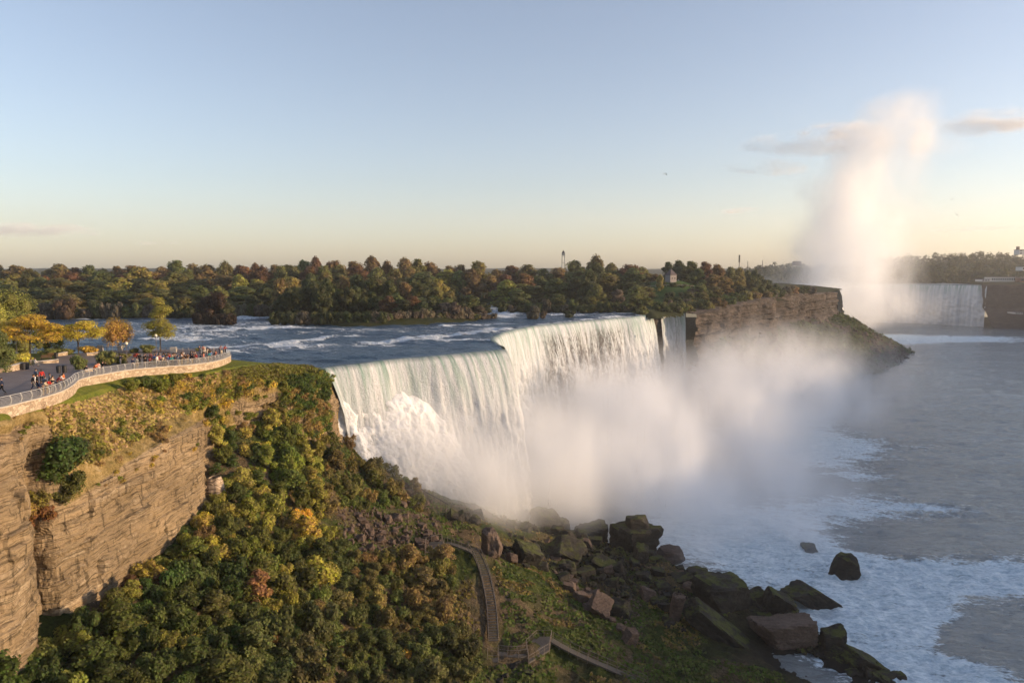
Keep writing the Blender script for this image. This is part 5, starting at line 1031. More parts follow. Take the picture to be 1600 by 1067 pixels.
def person_meshes(kind, long_hair):
    J = pose(kind); spec = [('pel', .10, None), ('spi', .095, 0), ('che', .11, 1), ('nec', .05, 2), ('hed', (.075, .085), 3), ('top', (.06, .07), 4)]
    for n in 'rl':
        b = len(spec); spec += [('hip' + n, .08, 0), ('kne' + n, .052, b), ('ank' + n, .038, b + 1), ('toe' + n, .03, b + 2)]
    for n, s in (('r', 1), ('l', -1)):
        b = len(spec); spec += [('sho' + n, .05, 2), ('elb' + n, .038, b), ('wri' + n, .026, b + 1)]
        w_ = Vector(J['wri' + n]); e_ = Vector(J['elb' + n]); d = (w_ - e_).normalized(); sd = d.cross(Vector((0, 1, .3))).normalized()
        palm = w_ + d * .05; spec.append((tuple(palm), (.034, .018), b + 2)); pi = b + 3
        for q, (o_, l_) in enumerate(((-.026, .07), (-.009, .082), (.009, .077), (.026, .06))):
            m1 = palm + d * l_ * .55 + sd * o_ * 1.2; m2 = m1 + (d * .8 + Vector((0, 0, -.5))).normalized() * l_ * .45; spec += [(tuple(m1), .009, pi), (tuple(m2), .008, len(spec))]
        spec.append((tuple(palm + d * .02 + sd * -.055 * s), .01, pi))
    body = chainmesh('body', J, spec, M['skin'], 1)
    # a nose, brow and ears on the head so that it has a face
    hd = Vector(J['hed']); bm = bmesh.new(); bm.from_mesh(body)
    fb = MB().ball(hd + Vector((0, .088, -.01)), (.013, .02, .02), 6, 4).ball(hd + Vector((.078, 0, -.005)), (.01, .02, .03), 6, 4).ball(hd + Vector((-.078, 0, -.005)), (.01, .02, .03), 6, 4).ball(hd + Vector((0, .078, -.05)), (.024, .012, .008), 6, 4)
    bm.free(); fm = fb.mesh('f', True); bm = bmesh.new(); bm.from_mesh(body); bm.from_mesh(fm); bm.to_mesh(body); bm.free()
    sp = [('che', .135, None), ('spi', .125, 0), ('pel', .125, 1), ((J['nec'][0], J['nec'][1], J['nec'][2] - .04), .07, 0)]
    for n in 'rl': b = len(sp); sp += [('sho' + n, .072, 0), ('elb' + n, .056, b), (tuple(Vector(J['elb' + n]).lerp(Vector(J['wri' + n]), .9)), .042, b + 1)]
    top = chainmesh('jacket', J, sp, M['cloth'], 1)
    sp = [('pel', .118, None)]
    for n in 'rl': b = len(sp); sp += [('hip' + n, .096, 0), ('kne' + n, .068, b), (tuple(Vector(J['ank' + n]) + Vector((0, 0, .02))), .052, b + 1)]
    tr = chainmesh('trousers', J, sp, M['cloth'], 1)
    h = MB().ball(hd + Vector((0, -.018, .045)), (.092, .1, .092), 10, 6)
    if long_hair: h.ball(hd + Vector((0, -.06, -.06)), (.085, .055, .15), 8, 6)
    hair = h.mesh('hair', True); hair.materials.append(M['hair'])
    sh = MB()
    for n in 'rl': a_ = Vector(J['ank' + n]); q = Vector(J['toe' + n]); m_ = a_.lerp(q, .45); sh.ball((m_.x, m_.y, max(.045, min(m_.z, a_.z) - .01)), (.05, .14, .048), 8, 5)
    shoes = sh.mesh('shoes', True); shoes.materials.append(M['black'])
    return dict(body=body, jacket=top, trousers=tr, hair=hair, shoes=shoes)
PEOPLE = {(k, l): person_meshes(k, l) for k in ('stand', 'walk', 'lean', 'phone', 'sit') for l in (False, True)}
COLS = dict(navy=(.02, .03, .07), black=(.015, .015, .018), red=(.55, .04, .03), orange=(.60, .17, .05), salmon=(.62, .24, .18), pink=(.60, .32, .32), teal=(.04, .32, .36), white=(.72, .70, .66), cream=(.60, .50, .36), grey=(.22, .22, .22), blue=(.07, .16, .36), brown=(.14, .08, .045), maroon=(.20, .025, .03), khaki=(.28, .22, .13), green=(.07, .14, .07), slate=(.12, .15, .20))
def add_person(px, py, face, kind, top, bot, label, lng=False, h=1.0, hair=None, pos=None, grp='visitors on the plaza'):
    p = pos if pos is not None else on_plaza(px, py); z = zplaza(p[1]) + .02
    r = empty('person', (p[0], p[1], z), face); s = h * 1.1; r.scale = (s, s, s); tag(r, label, 'person', grp)
    for part, me in PEOPLE[(kind, lng)].items():
        o = bpy.data.objects.new(part, me); C.objects.link(o); o.parent = r
        if part == 'jacket': o.color = (*COLS[top], 1)
        if part == 'trousers': o.color = (*COLS[bot], 1)
    return r
def fence_spot(px, back=.45):
    qs = np.array([px_of((fpath[i][0], fpath[i][1], fz[i]))[0] for i in range(len(fpath))]); i = int(np.argmin(np.abs(qs - px))); q = fpath[i][:2] - fn[i] * back
    return np.array([q[0], q[1], fz[i]]), math.atan2(fn[i][1], fn[i][0]) - math.pi / 2
for px, py, fc, kd, tp_, bt, lb, lg in [
    (4, 617, 2.2, 'walk', 'navy', 'black', 'person in dark navy clothes walking alone at the left edge of the plaza', False),
    (57, 600, -.3, 'stand', 'slate', 'black', 'person in a slate blue top standing with back to a red-topped companion', False),
    (66, 601, .6, 'stand', 'red', 'black', 'person in a red-orange top and dark shorts standing on the open paving', True),
    (53, 611, -1.2, 'walk', 'black', 'grey', 'person in black top and grey trousers nearest the railing of the group of four', False),
    (59, 610, -1.0, 'stand', 'black', 'black', 'person all in black beside the one in grey trousers', True),
    (49, 573, .3, 'sit', 'cream', 'khaki', 'person in cream seated on the planter edge under the yellow tree', True), (55, 573, -.4, 'sit', 'white', 'grey', 'person in white seated on the planter edge with knees to the right', False)]:
    add_person(px, py, fc, kd, tp_, bt, lb, lg)
AT = {'lean': 'leaning on', 'phone': 'holding up a phone at', 'stand': 'standing at'}
row1 = [(71, 'navy', 'lean'), (78, 'cream', 'lean'), (84, 'red', 'lean'), (90, 'black', 'phone'), (94, 'cream', 'stand'), (99, 'maroon', 'lean'), (103, 'white', 'lean'), (108, 'orange', 'stand'), (139, 'black', 'lean'), (153, 'orange', 'lean'), (158, 'salmon', 'lean'), (164, 'white', 'stand'), (169, 'black', 'phone'),
        (213, 'navy', 'stand'), (219, 'grey', 'stand'), (230, 'black', 'stand'), (237, 'maroon', 'lean'), (250, 'white', 'stand'), (257, 'cream', 'lean'), (262, 'navy', 'lean'), (267, 'blue', 'stand'), (271, 'teal', 'lean'), (277, 'navy', 'lean'), (283, 'slate', 'stand'), (288, 'brown', 'lean'), (294, 'black', 'stand'), (300, 'brown', 'phone'), (306, 'black', 'lean'), (312, 'maroon', 'stand'), (318, 'navy', 'lean'), (325, 'salmon', 'stand'), (331, 'teal', 'lean'), (336, 'blue', 'stand'), (340, 'navy', 'lean'), (344, 'orange', 'stand'), (348, 'pink', 'lean'), (352, 'cream', 'stand'), (355, 'red', 'lean'), (357, 'black', 'stand')]
ords = ['first', 'second', 'third', 'fourth', 'fifth', 'sixth', 'seventh', 'eighth', 'ninth', 'tenth', 'eleventh', 'twelfth', 'thirteenth', 'fourteenth', 'fifteenth', 'sixteenth', 'seventeenth', 'eighteenth', 'nineteenth', 'twentieth', 'twenty-first', 'twenty-second', 'twenty-third', 'twenty-fourth', 'twenty-fifth', 'twenty-sixth']
c3 = 0
for i, (px, tp_, kd) in enumerate(row1):
    q, f = fence_spot(px, .62 if kd == 'lean' else .5 + rng.uniform(0, .3)); g_ = 'near bend' if px < 120 else 'straight stretch' if px < 180 else 'far curve'
    c3 = {8: 0, 13: 0}.get(i, c3); lb = f'{ords[c3]} person from the left along the {g_} of the railing, {tp_} top, {AT[kd].split()[0]}'; c3 += 1
    add_person(0, 0, f + rng.uniform(-.4, .4), kd, tp_, rng.choice(['black', 'navy', 'grey', 'khaki']), lb, rng.random() < .45, rng.uniform(.9, 1.04), pos=q)
row2 = [(97, 'slate', 1.6), (106, 'grey', 1.8), (101, 'white', 3.0), (281, 'cream', 2.2), (288, 'red', 4.2), (303, 'white', 2.4), (306, 'teal', 6), (269, 'pink', 3.6), (297, 'grey', 3.2), (310, 'orange', 3), (316, 'black', 3.4), (322, 'navy', 4.4), (329, 'grey', 3), (334, 'white', 3.2), (338, 'teal', 4), (342, 'black', 2.6), (346, 'salmon', 3.6), (350, 'brown', 2.4), (352, 'white', 3.8), (265, 'maroon', 3), (255, 'black', 5), (244, 'navy', 9), (203, 'maroon', 9), (349, 'navy', 4.6)]
row2.sort()
for i, (px, tp_, bk) in enumerate(row2):
    q, f = fence_spot(px, bk); add_person(0, 0, f + rng.uniform(-1.6, 1.6), rng.choice(['stand', 'phone', 'walk', 'stand']), tp_, rng.choice(['black', 'navy', 'grey', 'khaki']), f'person in {tp_} top in the loose second row behind the railing, {ords[i]} from the left', rng.random() < .45, rng.uniform(.9, 1.04), pos=q)

for i in range(34):
    px = rng.uniform(262, 356); q, f = fence_spot(px, rng.uniform(1.5, 9.5)); tp_ = rng.choice(['navy', 'black', 'grey', 'white', 'teal', 'blue', 'orange', 'red', 'cream', 'brown', 'salmon', 'green'])
    LABELS.setdefault('crowd', []).append((add_person(0, 0, f + rng.uniform(-2, 2), rng.choice(['stand', 'phone', 'walk']), tp_, rng.choice(['black', 'navy', 'grey', 'khaki']), 'x', rng.random() < .45, rng.uniform(.88, 1.06), pos=q), str(tp_)))
# ------------------------------------------------------------------ plaza furniture
def plz(px, py): p = on_plaza(px, py); return np.array([p[0], p[1], zplaza(p[1])])
def lamp(px, py, ytop, label):
    p = plz(px, py); h = at_y(px, ytop, p[1])[2] - p[2]; r = empty('street_lamp', p); tag(r, label, 'street lamp', 'globe lamps on the plaza')
    MB().tube([(0, 0, 0), (0, 0, .5), (0, 0, .55), (0, 0, h - .55)], [.11, .09, .055, .045], 10).build('post', M['post'], r, smooth=True)
    MB().tube([(0, 0, 0), (0, 0, .12)], [.17, .15], 12).build('base', M['post'], r); MB().ball((0, 0, h - .28), (.27, .27, .27), 16, 10).build('lamp_globe', M['lamp_glass'], r, smooth=True)
    MB().tube([(0, 0, h - .62), (0, 0, h - .5)], [.06, .16], 10).build('collar', M['post'], r)
lamp(199, 568, 534, 'bronze globe lamp beside the low shrubs left of the tall tree'); lamp(245, 556, 522, 'taller bronze globe lamp in front of the tall narrow tree'); lamp(27, 560, 525, 'globe lamp almost hidden in the yellow tree at the left')
def bin_(px, py, label):
    p = plz(px, py); r = empty('litter_bin', p); tag(r, label, 'bin', 'black litter bins')
    MB().tube([(0, 0, 0), (0, 0, .05), (0, 0, .95)], [.27, .3, .33], 14).build('barrel', M['black'], r); MB().tube([(0, 0, .95), (0, 0, 1.0), (0, 0, 1.12)], [.36, .36, .2], 14).build('lid', M['black'], r)
bin_(37, 578, 'left black litter bin of the pair by the seated visitors'); bin_(42, 577, 'right black litter bin of the pair by the seated visitors'); bin_(92, 583, 'left black litter bin of the pair beside the round bush'); bin_(101, 582, 'right black litter bin of the pair beside the round bush'); bin_(88, 560, 'lone dark bin on the path beyond the planter')
def planter(pxa, pya, pxb, pyb, h, label, dep=.5):
    a, b = plz(pxa, pya), plz(pxb, pyb); d = b - a; L = math.hypot(d[0], d[1]); r = empty('planter_wall', a, math.atan2(d[1], d[0])); tag(r, label, 'planter wall', 'low stone planter walls')
    MB().box((L / 2, 0, h / 2 - .3), (L, dep, h - .12 + .6), bev=.04).build('masonry', M['stone'], r); MB().box((L / 2, 0, h), (L + .08, dep + .1, .12), bev=.03).build('coping', M['granite'], r)
planter(-60, 586, 7, 582, .5, 'low tan planter wall at the left edge of the photo'); planter(8, 582, 35, 577, .75, 'grey stone planter wall left of the paired bins'); planter(56, 569, 91, 567, .45, 'low dark-topped planter wall under the yellow trees'); planter(88, 557, 104, 555, .5, 'pale stone wall end at the back of the side path'); planter(135, 556, 158, 555, .5, 'low stone wall in front of the golden ornamental grass')
planter(222, 560, 262, 560, .5, 'pale low seat wall behind the far curve of the railing'); planter(128, 582, 150, 579, .3, 'short stone kerb below the round bush')
def block(px, py, w_, h_, label):
    p = plz(px, py); s = p[1] / FPX; o = MB().box((0, 0, h_ * s / 2), (w_ * s, w_ * s * .6, h_ * s), bev=.06).build('stone_pillar', M['granite'], None, p, rng.uniform(-.3, .3)); tag(o, label, 'stone pillar', 'stone pillars of the river fence')
for i, (px, py, w_, h_) in enumerate([(157, 549, 8, 10), (188, 550, 7, 10), (271, 551, 9, 9), (317, 552, 8, 10)]): block(px, py, w_, h_, ['stone pillar of the river fence behind the golden grass', 'stone pillar of the river fence behind the left globe lamp', 'stone pillar of the river fence right of the tall tree', 'stone pillar of the river fence behind the crowd'][i])
rf = [plz(px, py) for px, py in [(120, 549), (157, 549), (188, 550), (220, 550), (271, 551), (317, 552), (345, 551)]]; rp, _ = poly_resample(np.array(rf), 1.3); o0 = rp[0]
fr = empty('river_fence', o0); tag(fr, 'dark open metal fence with slanted slats along the river bank behind the crowd', 'fence')
for hh in (.12, .95): MB().tube([tuple(q - o0 + [0, 0, hh]) for q in rp], .04, 5).build('rail', M['post'], fr)
for q in rp: MB().tube([tuple(q - o0), tuple(q - o0 + [0, .06, .6]), tuple(q - o0 + [0, -.1, 1.1])], .055, 5).build('slat', M['granite'], fr)
def bench(px, py, rz, label):
    p = plz(px, py); r = empty('park_bench', p, rz); tag(r, label, 'bench', 'park benches')
    for s_ in (-.7, .7): MB().box((s_, 0, .22), (.07, .45, .44), bev=.01).build('leg', M['black'], r)
    b_ = MB(); [b_.box((0, -.18 + .12 * k, .46), (1.8, .1, .04)) for k in range(4)]; b_.build('seat', M['wood'], r); b_ = MB(); [b_.box((0, .25, .6 + .13 * k), (1.8, .03, .1)) for k in range(3)]; b_.build('backrest', M['wood'], r)
bench(72, 563, .2, 'wooden bench on the planter side of the side path'); bench(82, 559, .2, 'wooden bench farther along the side path by the pale wall')

# ------------------------------------------------------------------ trees and shrubs of the plaza
def plaza_tree(name, px, py, ytop, wpx, col, seed, label, n=5000, size=.11, z0=.3, lob=None, tr=.16, cat='tree'):
    p = plz(px, py); s = p[1] / FPX; H = at_y(px, ytop, p[1])[2] - p[2]; R_ = wpx * s / 2
    g = random.Random(seed); L = lob(R_, H) if lob else lobes_round(seed, R_ * .95, H * .98, 11, z0)
    r = empty(name, p); tag(r, label, cat)
    cm = leaf_mesh('crown', L, n, size, seed, .45, .5); o = put(cm, 'crown', (0, 0, 0), 1, col, 0, parent=r)
    tb = MB(); tb.tube([(0, 0, -.1), (.03, 0, H * .2), (0, .05, H * .45), (.1, 0, H * .8)], [tr, tr * .75, tr * .5, .03], 8)
    for k in range(6):
        c_ = L[k][0]; z_ = H * (.22 + .06 * k); tb.tube([(0, 0, z_), (c_[0] * .5, c_[1] * .5, z_ + (c_[2] - z_) * .45), (c_[0] * .85, c_[1] * .85, max(c_[2], z_))], [tr * .4, tr * .25, .02], 6)
    tb.build('trunk', M['bark'], r, smooth=True); return r
def tall_lobes(R_, H):
    L = [((0, 0, H * .90), (R_ * .38, R_ * .38, H * .10)), ((R_ * .3, 0, H * .76), (R_ * .55, R_ * .5, H * .10)), ((-R_ * .1, .2, H * .66), (R_ * .5, R_ * .5, H * .12)), ((-R_ * .5, 0, H * .46), (R_ * .55, R_ * .5, H * .11)), ((R_ * .45, 0, H * .42), (R_ * .6, R_ * .5, H * .12)), ((0, .3, H * .5), (R_ * .6, R_ * .6, H * .12)), ((R_ * .1, -.3, H * .33), (R_ * .5, R_ * .5, H * .09)), ((-R_ * .3, 0, H * .33), (R_ * .45, R_ * .4, H * .08)), ((R_ * .5, .2, H * .3), (R_ * .4, R_ * .4, H * .07))]; return L
def umb_lobes(sd):
    def f(R_, H):
        g = random.Random(sd); L = []
        for i in range(15):
            a = i * 2.4; q = R_ * math.sqrt((i + .5) / 15) * .78; L.append(((q * math.cos(a), q * math.sin(a), H * (.90 - .42 * (q / R_) ** 1.5 - g.uniform(0, .22))), (R_ * g.uniform(.28, .4), R_ * g.uniform(.28, .4), H * g.uniform(.07, .11))))
        return L
    return f
plaza_tree('tree', 48, 562, 485, 100, (.22, .16, .022), 401, 'spreading honey-coloured tree with orange top left of the plaza', lob=umb_lobes(1), n=9000)
plaza_tree('tree', 123, 558, 489, 86, (.21, .18, .022), 402, 'yellow-green feathery tree in the middle of the plaza planting', lob=umb_lobes(2), n=8000)
plaza_tree('tree', 185, 550, 499, 54, (.24, .16, .04), 403, 'rounded orange-brown tree left of the tall narrow tree', z0=.45, n=6000)
plaza_tree('tree', 251, 550, 464, 52, (.14, .135, .03), 404, 'tall narrow olive tree rising in front of the river', lob=tall_lobes, n=6500)
plaza_tree('tree', 22, 552, 452, 96, (.11, .12, .03), 405, 'large dark green tree behind the honey-coloured one', n=9000, z0=.2, tr=.3)
plaza_tree('tree', -28, 560, 425, 90, (.16, .17, .035), 406, 'big green tree cut by the left edge of the photo', n=8000, z0=.2, tr=.3)
plaza_tree('tree', -6, 582, 508, 56, (.06, .075, .025), 407, 'dense dark evergreen at the left edge beside the planter wall', n=6000, z0=.1)
plaza_tree('tree', 75, 550, 505, 60, (.10, .11, .03), 408, 'low dark green tree between the two yellow trees', n=5000, z0=.15)
def pshrub(px, py, wpx, hpx, col, label, me=None, cat='shrub', grp=None, name='shrub'):
    p = plz(px, py); s = p[1] / FPX; o = put(me or BUSH[rng.integers(0, 6)], name, p - np.array([0, -wpx * s * .25, .1]), (wpx * s / 1.9, wpx * s / 2.2, hpx * s / 1.25), col); tag(o, label, cat, grp)
for a in [(121, 578, 27, 25, (.07, .085, .03), 'round dark green bush beside the right pair of bins'), (160, 571, 38, 22, (.09, .10, .03), 'broad green bush behind the bend of the railing'), (186, 569, 24, 17, (.09, .09, .03), 'medium green bush left of the left globe lamp'), (208, 552, 17, 9, (.08, .085, .03), 'small rounded bush behind the red plants'), (228, 552, 25, 14, (.09, .10, .035), 'rounded olive bush left of the tall narrow tree'), (30, 567, 36, 14, (.24, .23, .04), 'yellow-green bush behind the left planter wall'), (70, 556, 36, 11, (.10, .11, .03), 'low hedge under the yellow trees left of the path'),
          (102, 553, 26, 9, (.12, .12, .035), 'low hedge right of the side path'), (135, 552, 34, 12, (.28, .20, .04), 'clump of golden ornamental grass under the yellow-green tree'), (211, 558, 13, 6, (.20, .04, .025), 'patch of red foliage beside the left globe lamp'), (192, 560, 20, 8, (.10, .10, .03), 'low bush behind the left globe lamp'), (233, 560, 18, 6, (.13, .11, .04), 'low clipped shrubs in front of the seat wall'), (309, 549, 12, 8, (.14, .13, .03), 'small yellowish bush on the river bank behind the crowd'), (0, 560, 40, 30, (.06, .07, .025), 'dark shrub mass behind the tan planter wall'),
          (12, 571, 24, 8, (.14, .12, .04), 'strip of low dry plants above the grey planter wall')]: pshrub(*a)

# ------------------------------------------------------------------ stairs and path on the gorge slope
M['deckwood'] = flat('weathered_deck', (.095, .085, .075), .85, .15, var=.25, scale=2)
def stair_line():
    L = []
    for px, py, y in [(738, 868, 137), (750, 890, 133), (758, 915, 128.5), (765, 945, 123.5), (769, 975, 119), (770, 1000, 115), (771, 1018, 112.4)]: L.append(at_y(px, py, y))
    return np.array(L)
SL, ssl = poly_resample(smooth_line(stair_line(), 2), .05); st0 = SL[0].copy()
sr = empty('stairway', st0); tag(sr, 'dark wooden stairway with landings climbing the gorge slope', 'stairway')
nst = 38; wst = 1.6; SLZ = np.array([max(zt(q[0] + o_, q[1]) for o_ in (-1.2, 0, 1.2)) for q in SL[::10]]); SLZ = np.interp(np.arange(len(SL)), np.arange(0, len(SL), 10), np.convolve(np.pad(SLZ, 6, 'edge'), np.ones(13) / 13, 'valid')) + .45
for k in range(nst):
    f = (k + .5) / nst; i = int(f * (len(SL) - 1)); a = SL[min(i + 3, len(SL) - 1)] - SL[max(i - 3, 0)]; a /= np.linalg.norm(a[:2]); rz = math.atan2(a[1], a[0]) + math.pi / 2
    z_ = SLZ[i]; dpt = ssl[-1] / nst * .95 * (1.0)
    dpt = dpt * .62 if k not in (13, 26) else dpt * 1.1
    MB().box((SL[i][0] - st0[0], SL[i][1] - st0[1], z_ - st0[2]), (wst, dpt, .09), rz).build('tread', M['deckwood'], sr)
for s_ in (-1, 1):
    t_ = np.gradient(SL, axis=0)[:, :2]; t_ /= np.linalg.norm(t_, axis=1, keepdims=True); side = np.stack([-t_[:, 1], t_[:, 0]], -1) * s_ * wst / 2
    Q = np.column_stack([SL[:, :2] + side, SLZ - .25]) - st0
    b_ = MB(); b_.tube([tuple(q + [0, 0, .2]) for q in Q[::20]], .14, 4); b_.build('stringer', M['black'], sr)
    b_ = MB(); b_.tube([tuple(q + [0, 0, 1.25]) for q in Q[::20]], .045, 5); [b_.tube([tuple(q), tuple(q + [0, 0, 1.25])], .035, 4) for q in Q[::36]]; b_.build('handrail', M['post'], sr)
def deck(pts, y_, label, raise_=.35, rails=True, grp=None):
    W_ = [on(px, py, zt_fast, 60) for px, py in pts]; z_ = max(q[2] for q in W_) - .1; z_ = np.mean([q[2] for q in W_]) + raise_
    Wp = [at_z(px, py, z_) for px, py in pts]; c_ = np.mean(Wp, axis=0); r = empty('viewing_deck', c_); tag(r, label, 'deck', grp)
    n = len(Wp); V = [tuple(q - c_) for q in Wp] + [tuple(q - c_ - [0, 0, .25]) for q in Wp]; F = [tuple(range(n))] + [tuple(range(2 * n - 1, n - 1, -1))] + [(i, n + i, n + (i + 1) % n, (i + 1) % n) for i in range(n)]
    MB().add(V, F).build('platform', M['deckwood'], r)
    b_ = MB()
    for i in range(n):
        a, b = Wp[i] - c_, Wp[(i + 1) % n] - c_; L = np.linalg.norm(b - a); m = max(1, int(L / 1.1))
        for k in range(m): q = a + (b - a) * k / m; b_.tube([tuple(q - [0, 0, 1.0]), tuple(q + [0, 0, 1.15])], .04, 4)
        b_.tube([tuple(a + [0, 0, 1.15]), tuple(b + [0, 0, 1.15])], .035, 4); b_.tube([tuple(a + [0, 0, .6]), tuple(b + [0, 0, .6])], .02, 4)
    b_.build('guard_rail', M['post'], r)
deck([(666, 848), (690, 842), (694, 858), (664, 862)], 0, 'small pale wooden deck above the top of the stairway'); deck([(822, 1010), (838, 994), (862, 994), (858, 1015), (826, 1035)], 0, 'grey wooden deck beside the foot of the stairway'); deck([(762, 1022), (779, 1022), (779, 1034), (762, 1034)], 0, 'small landing at the foot of the stairway')
def path(pts, wd, label, rail=True):
    Q = []
    for px, py in pts:
        p = on(px, py, zt_fast, 60); Q.append(p)
    Q, _ = poly_resample(smooth_line(Q, 2), .8); Q[:, 2] = [zt_fast(q[0], q[1]) + .55 for q in Q]; Q[2:-2, 2] = np.convolve(Q[:, 2], np.ones(5) / 5, 'valid')
    t_ = np.gradient(Q, axis=0)[:, :2]; t_ /= np.linalg.norm(t_, axis=1, keepdims=True); sd_ = np.stack([-t_[:, 1], t_[:, 0], 0 * t_[:, 0]], -1) * wd / 2; c_ = Q[0].copy()
    r = empty('walkway', c_); tag(r, label, 'walkway')
    V = np.stack([Q + sd_, Q - sd_, Q - sd_ - [0, 0, .3], Q + sd_ - [0, 0, .3]], 1) - c_; n = len(Q); F = [(i * 4 + j, i * 4 + (j + 1) % 4, i * 4 + 4 + (j + 1) % 4, i * 4 + 4 + j) for i in range(n - 1) for j in range(4)]
    MB().add(V.reshape(-1, 3), F + [(0, 1, 2, 3)]).build('platform', M['deckwood'], r)
    for s_ in (-1, 1):
        b_ = MB(); b_.tube([tuple(q) for q in (Q + sd_ * s_ - c_ + [0, 0, 1.1])], .04, 4); [b_.tube([tuple(q - [0, 0, .6]), tuple(q + [0, 0, 1.1])], .035, 4) for q in (Q + sd_ * s_ - c_)[::2]]; b_.build('guard_rail', M['post'], r)
path([(862, 1004), (890, 1020), (925, 1038), (965, 1054), (1010, 1075)], 1.2, 'narrow railed boardwalk running down to the right from the grey deck'); path([(778, 1027), (800, 1030), (824, 1026)], 1.2, 'short railed boardwalk joining the stair foot to the grey deck'); path([(697, 852), (716, 858), (737, 867)], 1.0, 'short railed boardwalk from the small pale deck to the stair top')
# dark hose-like kerb running along the ridge by the mist
L = [on(px, py, zt_fast, 90) for px, py in [(629, 726), (634, 745), (645, 760), (662, 775), (684, 786), (700, 796)]]; L = [q for q in L if q is not None]
Lq = np.array(L) + [0, 0, 1.2]; c_ = Lq[0].copy(); r = empty('handrail', c_); tag(r, 'dark handrail of the upper path climbing the ridge against the mist', 'handrail'); MB().tube([tuple(q - c_) for q in smooth_line(Lq, 2)], .14, 5).build('top_rail', M['black'], r); b_ = MB(); [b_.tube([tuple(q - c_ - [0, 0, 1.6]), tuple(q - c_)], .07, 4) for q in smooth_line(Lq, 1)]; b_.build('posts', M['black'], r)

# ------------------------------------------------------------------ buildings and towers far off
M['grey_stone'] = flat('grey_rubble_stone', (.26, .23, .22), .9, .15, var=.3, scale=1.2); M['shingle'] = flat('dark_shingles', (.10, .08, .08), .8, .2, var=.3, scale=2); M['pane'] = flat('dark_glass', (.03, .035, .045), .2, .6)
y_ = 432; b0 = at_y(1048, 444, y_); zb = b0[2] - .5; wB = 15 * y_ / FPX; hB = at_y(1048, 429.5, y_)[2] - zb; apex = at_y(1048, 420, y_)[2] - zb
r = empty('stone_lookout', (b0[0], y_, zb), .5); tag(r, 'square grey stone lookout with pyramid roof among trees on the big island', 'building')
MB().box((0, 0, hB / 2 - 2), (wB * .82, wB * .82, hB + 4)).build('wall', M['grey_stone'], r); e = wB * .46
MB().add([(-e, -e, hB), (e, -e, hB), (e, e, hB), (-e, e, hB), (0, 0, apex), (-e, -e, hB - .18), (e, -e, hB - .18), (e, e, hB - .18), (-e, e, hB - .18)], [(0, 1, 4), (1, 2, 4), (2, 3, 4), (3, 0, 4), (8, 7, 6, 5), (0, 5, 6, 1), (1, 6, 7, 2), (2, 7, 8, 3), (3, 8, 5, 0)]).build('roof', M['shingle'], r)
for a_ in range(2):
    for k in (-1, 1):
        c_ = (k * wB * .17, -wB * .41 - .02, hB * .66) if a_ == 0 else (wB * .41 + .02, k * wB * .17, hB * .66); f = MB().box(c_, (wB * .2 if a_ == 0 else .12, .12 if a_ == 0 else wB * .2, hB * .16)).build('window', M['grey_stone'], r); MB().box(c_, (wB * .15 if a_ == 0 else .2, .2 if a_ == 0 else wB * .15, hB * .11)).build('pane', M['pane'], f)
MB().tube([(0, 0, apex - .2), (0, 0, apex + 1.0)], .07, 5).build('finial', M['black'], r)
tr0 = [on(px, py, zi, 300, 600) for px, py in [(1008, 451), (1030, 449), (1055, 449), (1080, 450), (1098, 452)]]; tr0 = np.array([q for q in tr0 if q is not None]); tp0, _ = poly_resample(tr0, 3.0); c_ = tp0[0].copy()
r = empty('terrace_fence', c_); tag(r, 'pale low fence along the terrace edge above the lawn by the stone lookout', 'fence'); tp0[:, 2] = [zi(q[0], q[1]) for q in tp0]
MB().tube([tuple(q - c_ + [0, 0, 1.1]) for q in tp0], .09, 4).build('rail', M['granite'], r)
for q in tp0: MB().tube([tuple(q - c_ - [0, 0, .3]), tuple(q - c_ + [0, 0, 1.15])], .11, 5).build('post', M['granite'], r)
def mast(px, pyb, pyt, y, wd, label, head=None, cat='mast', name='mast', mat='granite', legs=False):
    b = at_y(px, pyb, y); t_ = at_y(px, pyt, y); h = t_[2] - b[2]; r = empty(name, b); tag(r, label, cat)
    if legs:
        for sx in (-1, 1):
            for sy in (-1, 1): MB().tube([(sx * wd, sy * wd, 0), (sx * wd * .8, sy * wd * .8, h * .8)], wd * .16, 5).build('leg', M[mat], r)
        b_ = MB(); [b_.box((0, 0, h * q), (wd * 1.9, wd * 1.9, .5)) for q in (.25, .5, .75)]; b_.build('brace', M[mat], r); MB().box((0, 0, h * .84), (wd * 2.0, wd * 2.0, h * .1)).build('cabin', M[mat], r); MB().tube([(0, 0, h * .89), (0, 0, h)], [wd * 1.1, .1], 8).build('roof', M['shingle'], r)
    else:
        MB().tube([(0, 0, 0), (0, 0, h)], wd, 6).build('pole', M[mat], r)
        if head: MB().tube([(0, 0, h - head * .7), (0, 0, h + head * .3)], wd * 2.2, 8).build('head', M['black'], r)
mast(880, 430, 391, 900, 1.9, 'slender pale lookout tower rising above the treetops', legs=True, cat='tower', name='lookout_tower')
mast(1154.5, 430, 402, 700, .35, 'thin dark mast with a thick head above the trees right of the lookout', 7, mat='black'); mast(1168, 425, 409, 1400, .7, 'faint thin pole left of a second one on the far horizon', mat='post'); mast(1191, 425, 407, 1400, .7, 'faint taller pole in haze on the far horizon', mat='post'); mast(1210, 425, 409, 1400, .7, 'faint thin pole rightmost on the far horizon', mat='post')
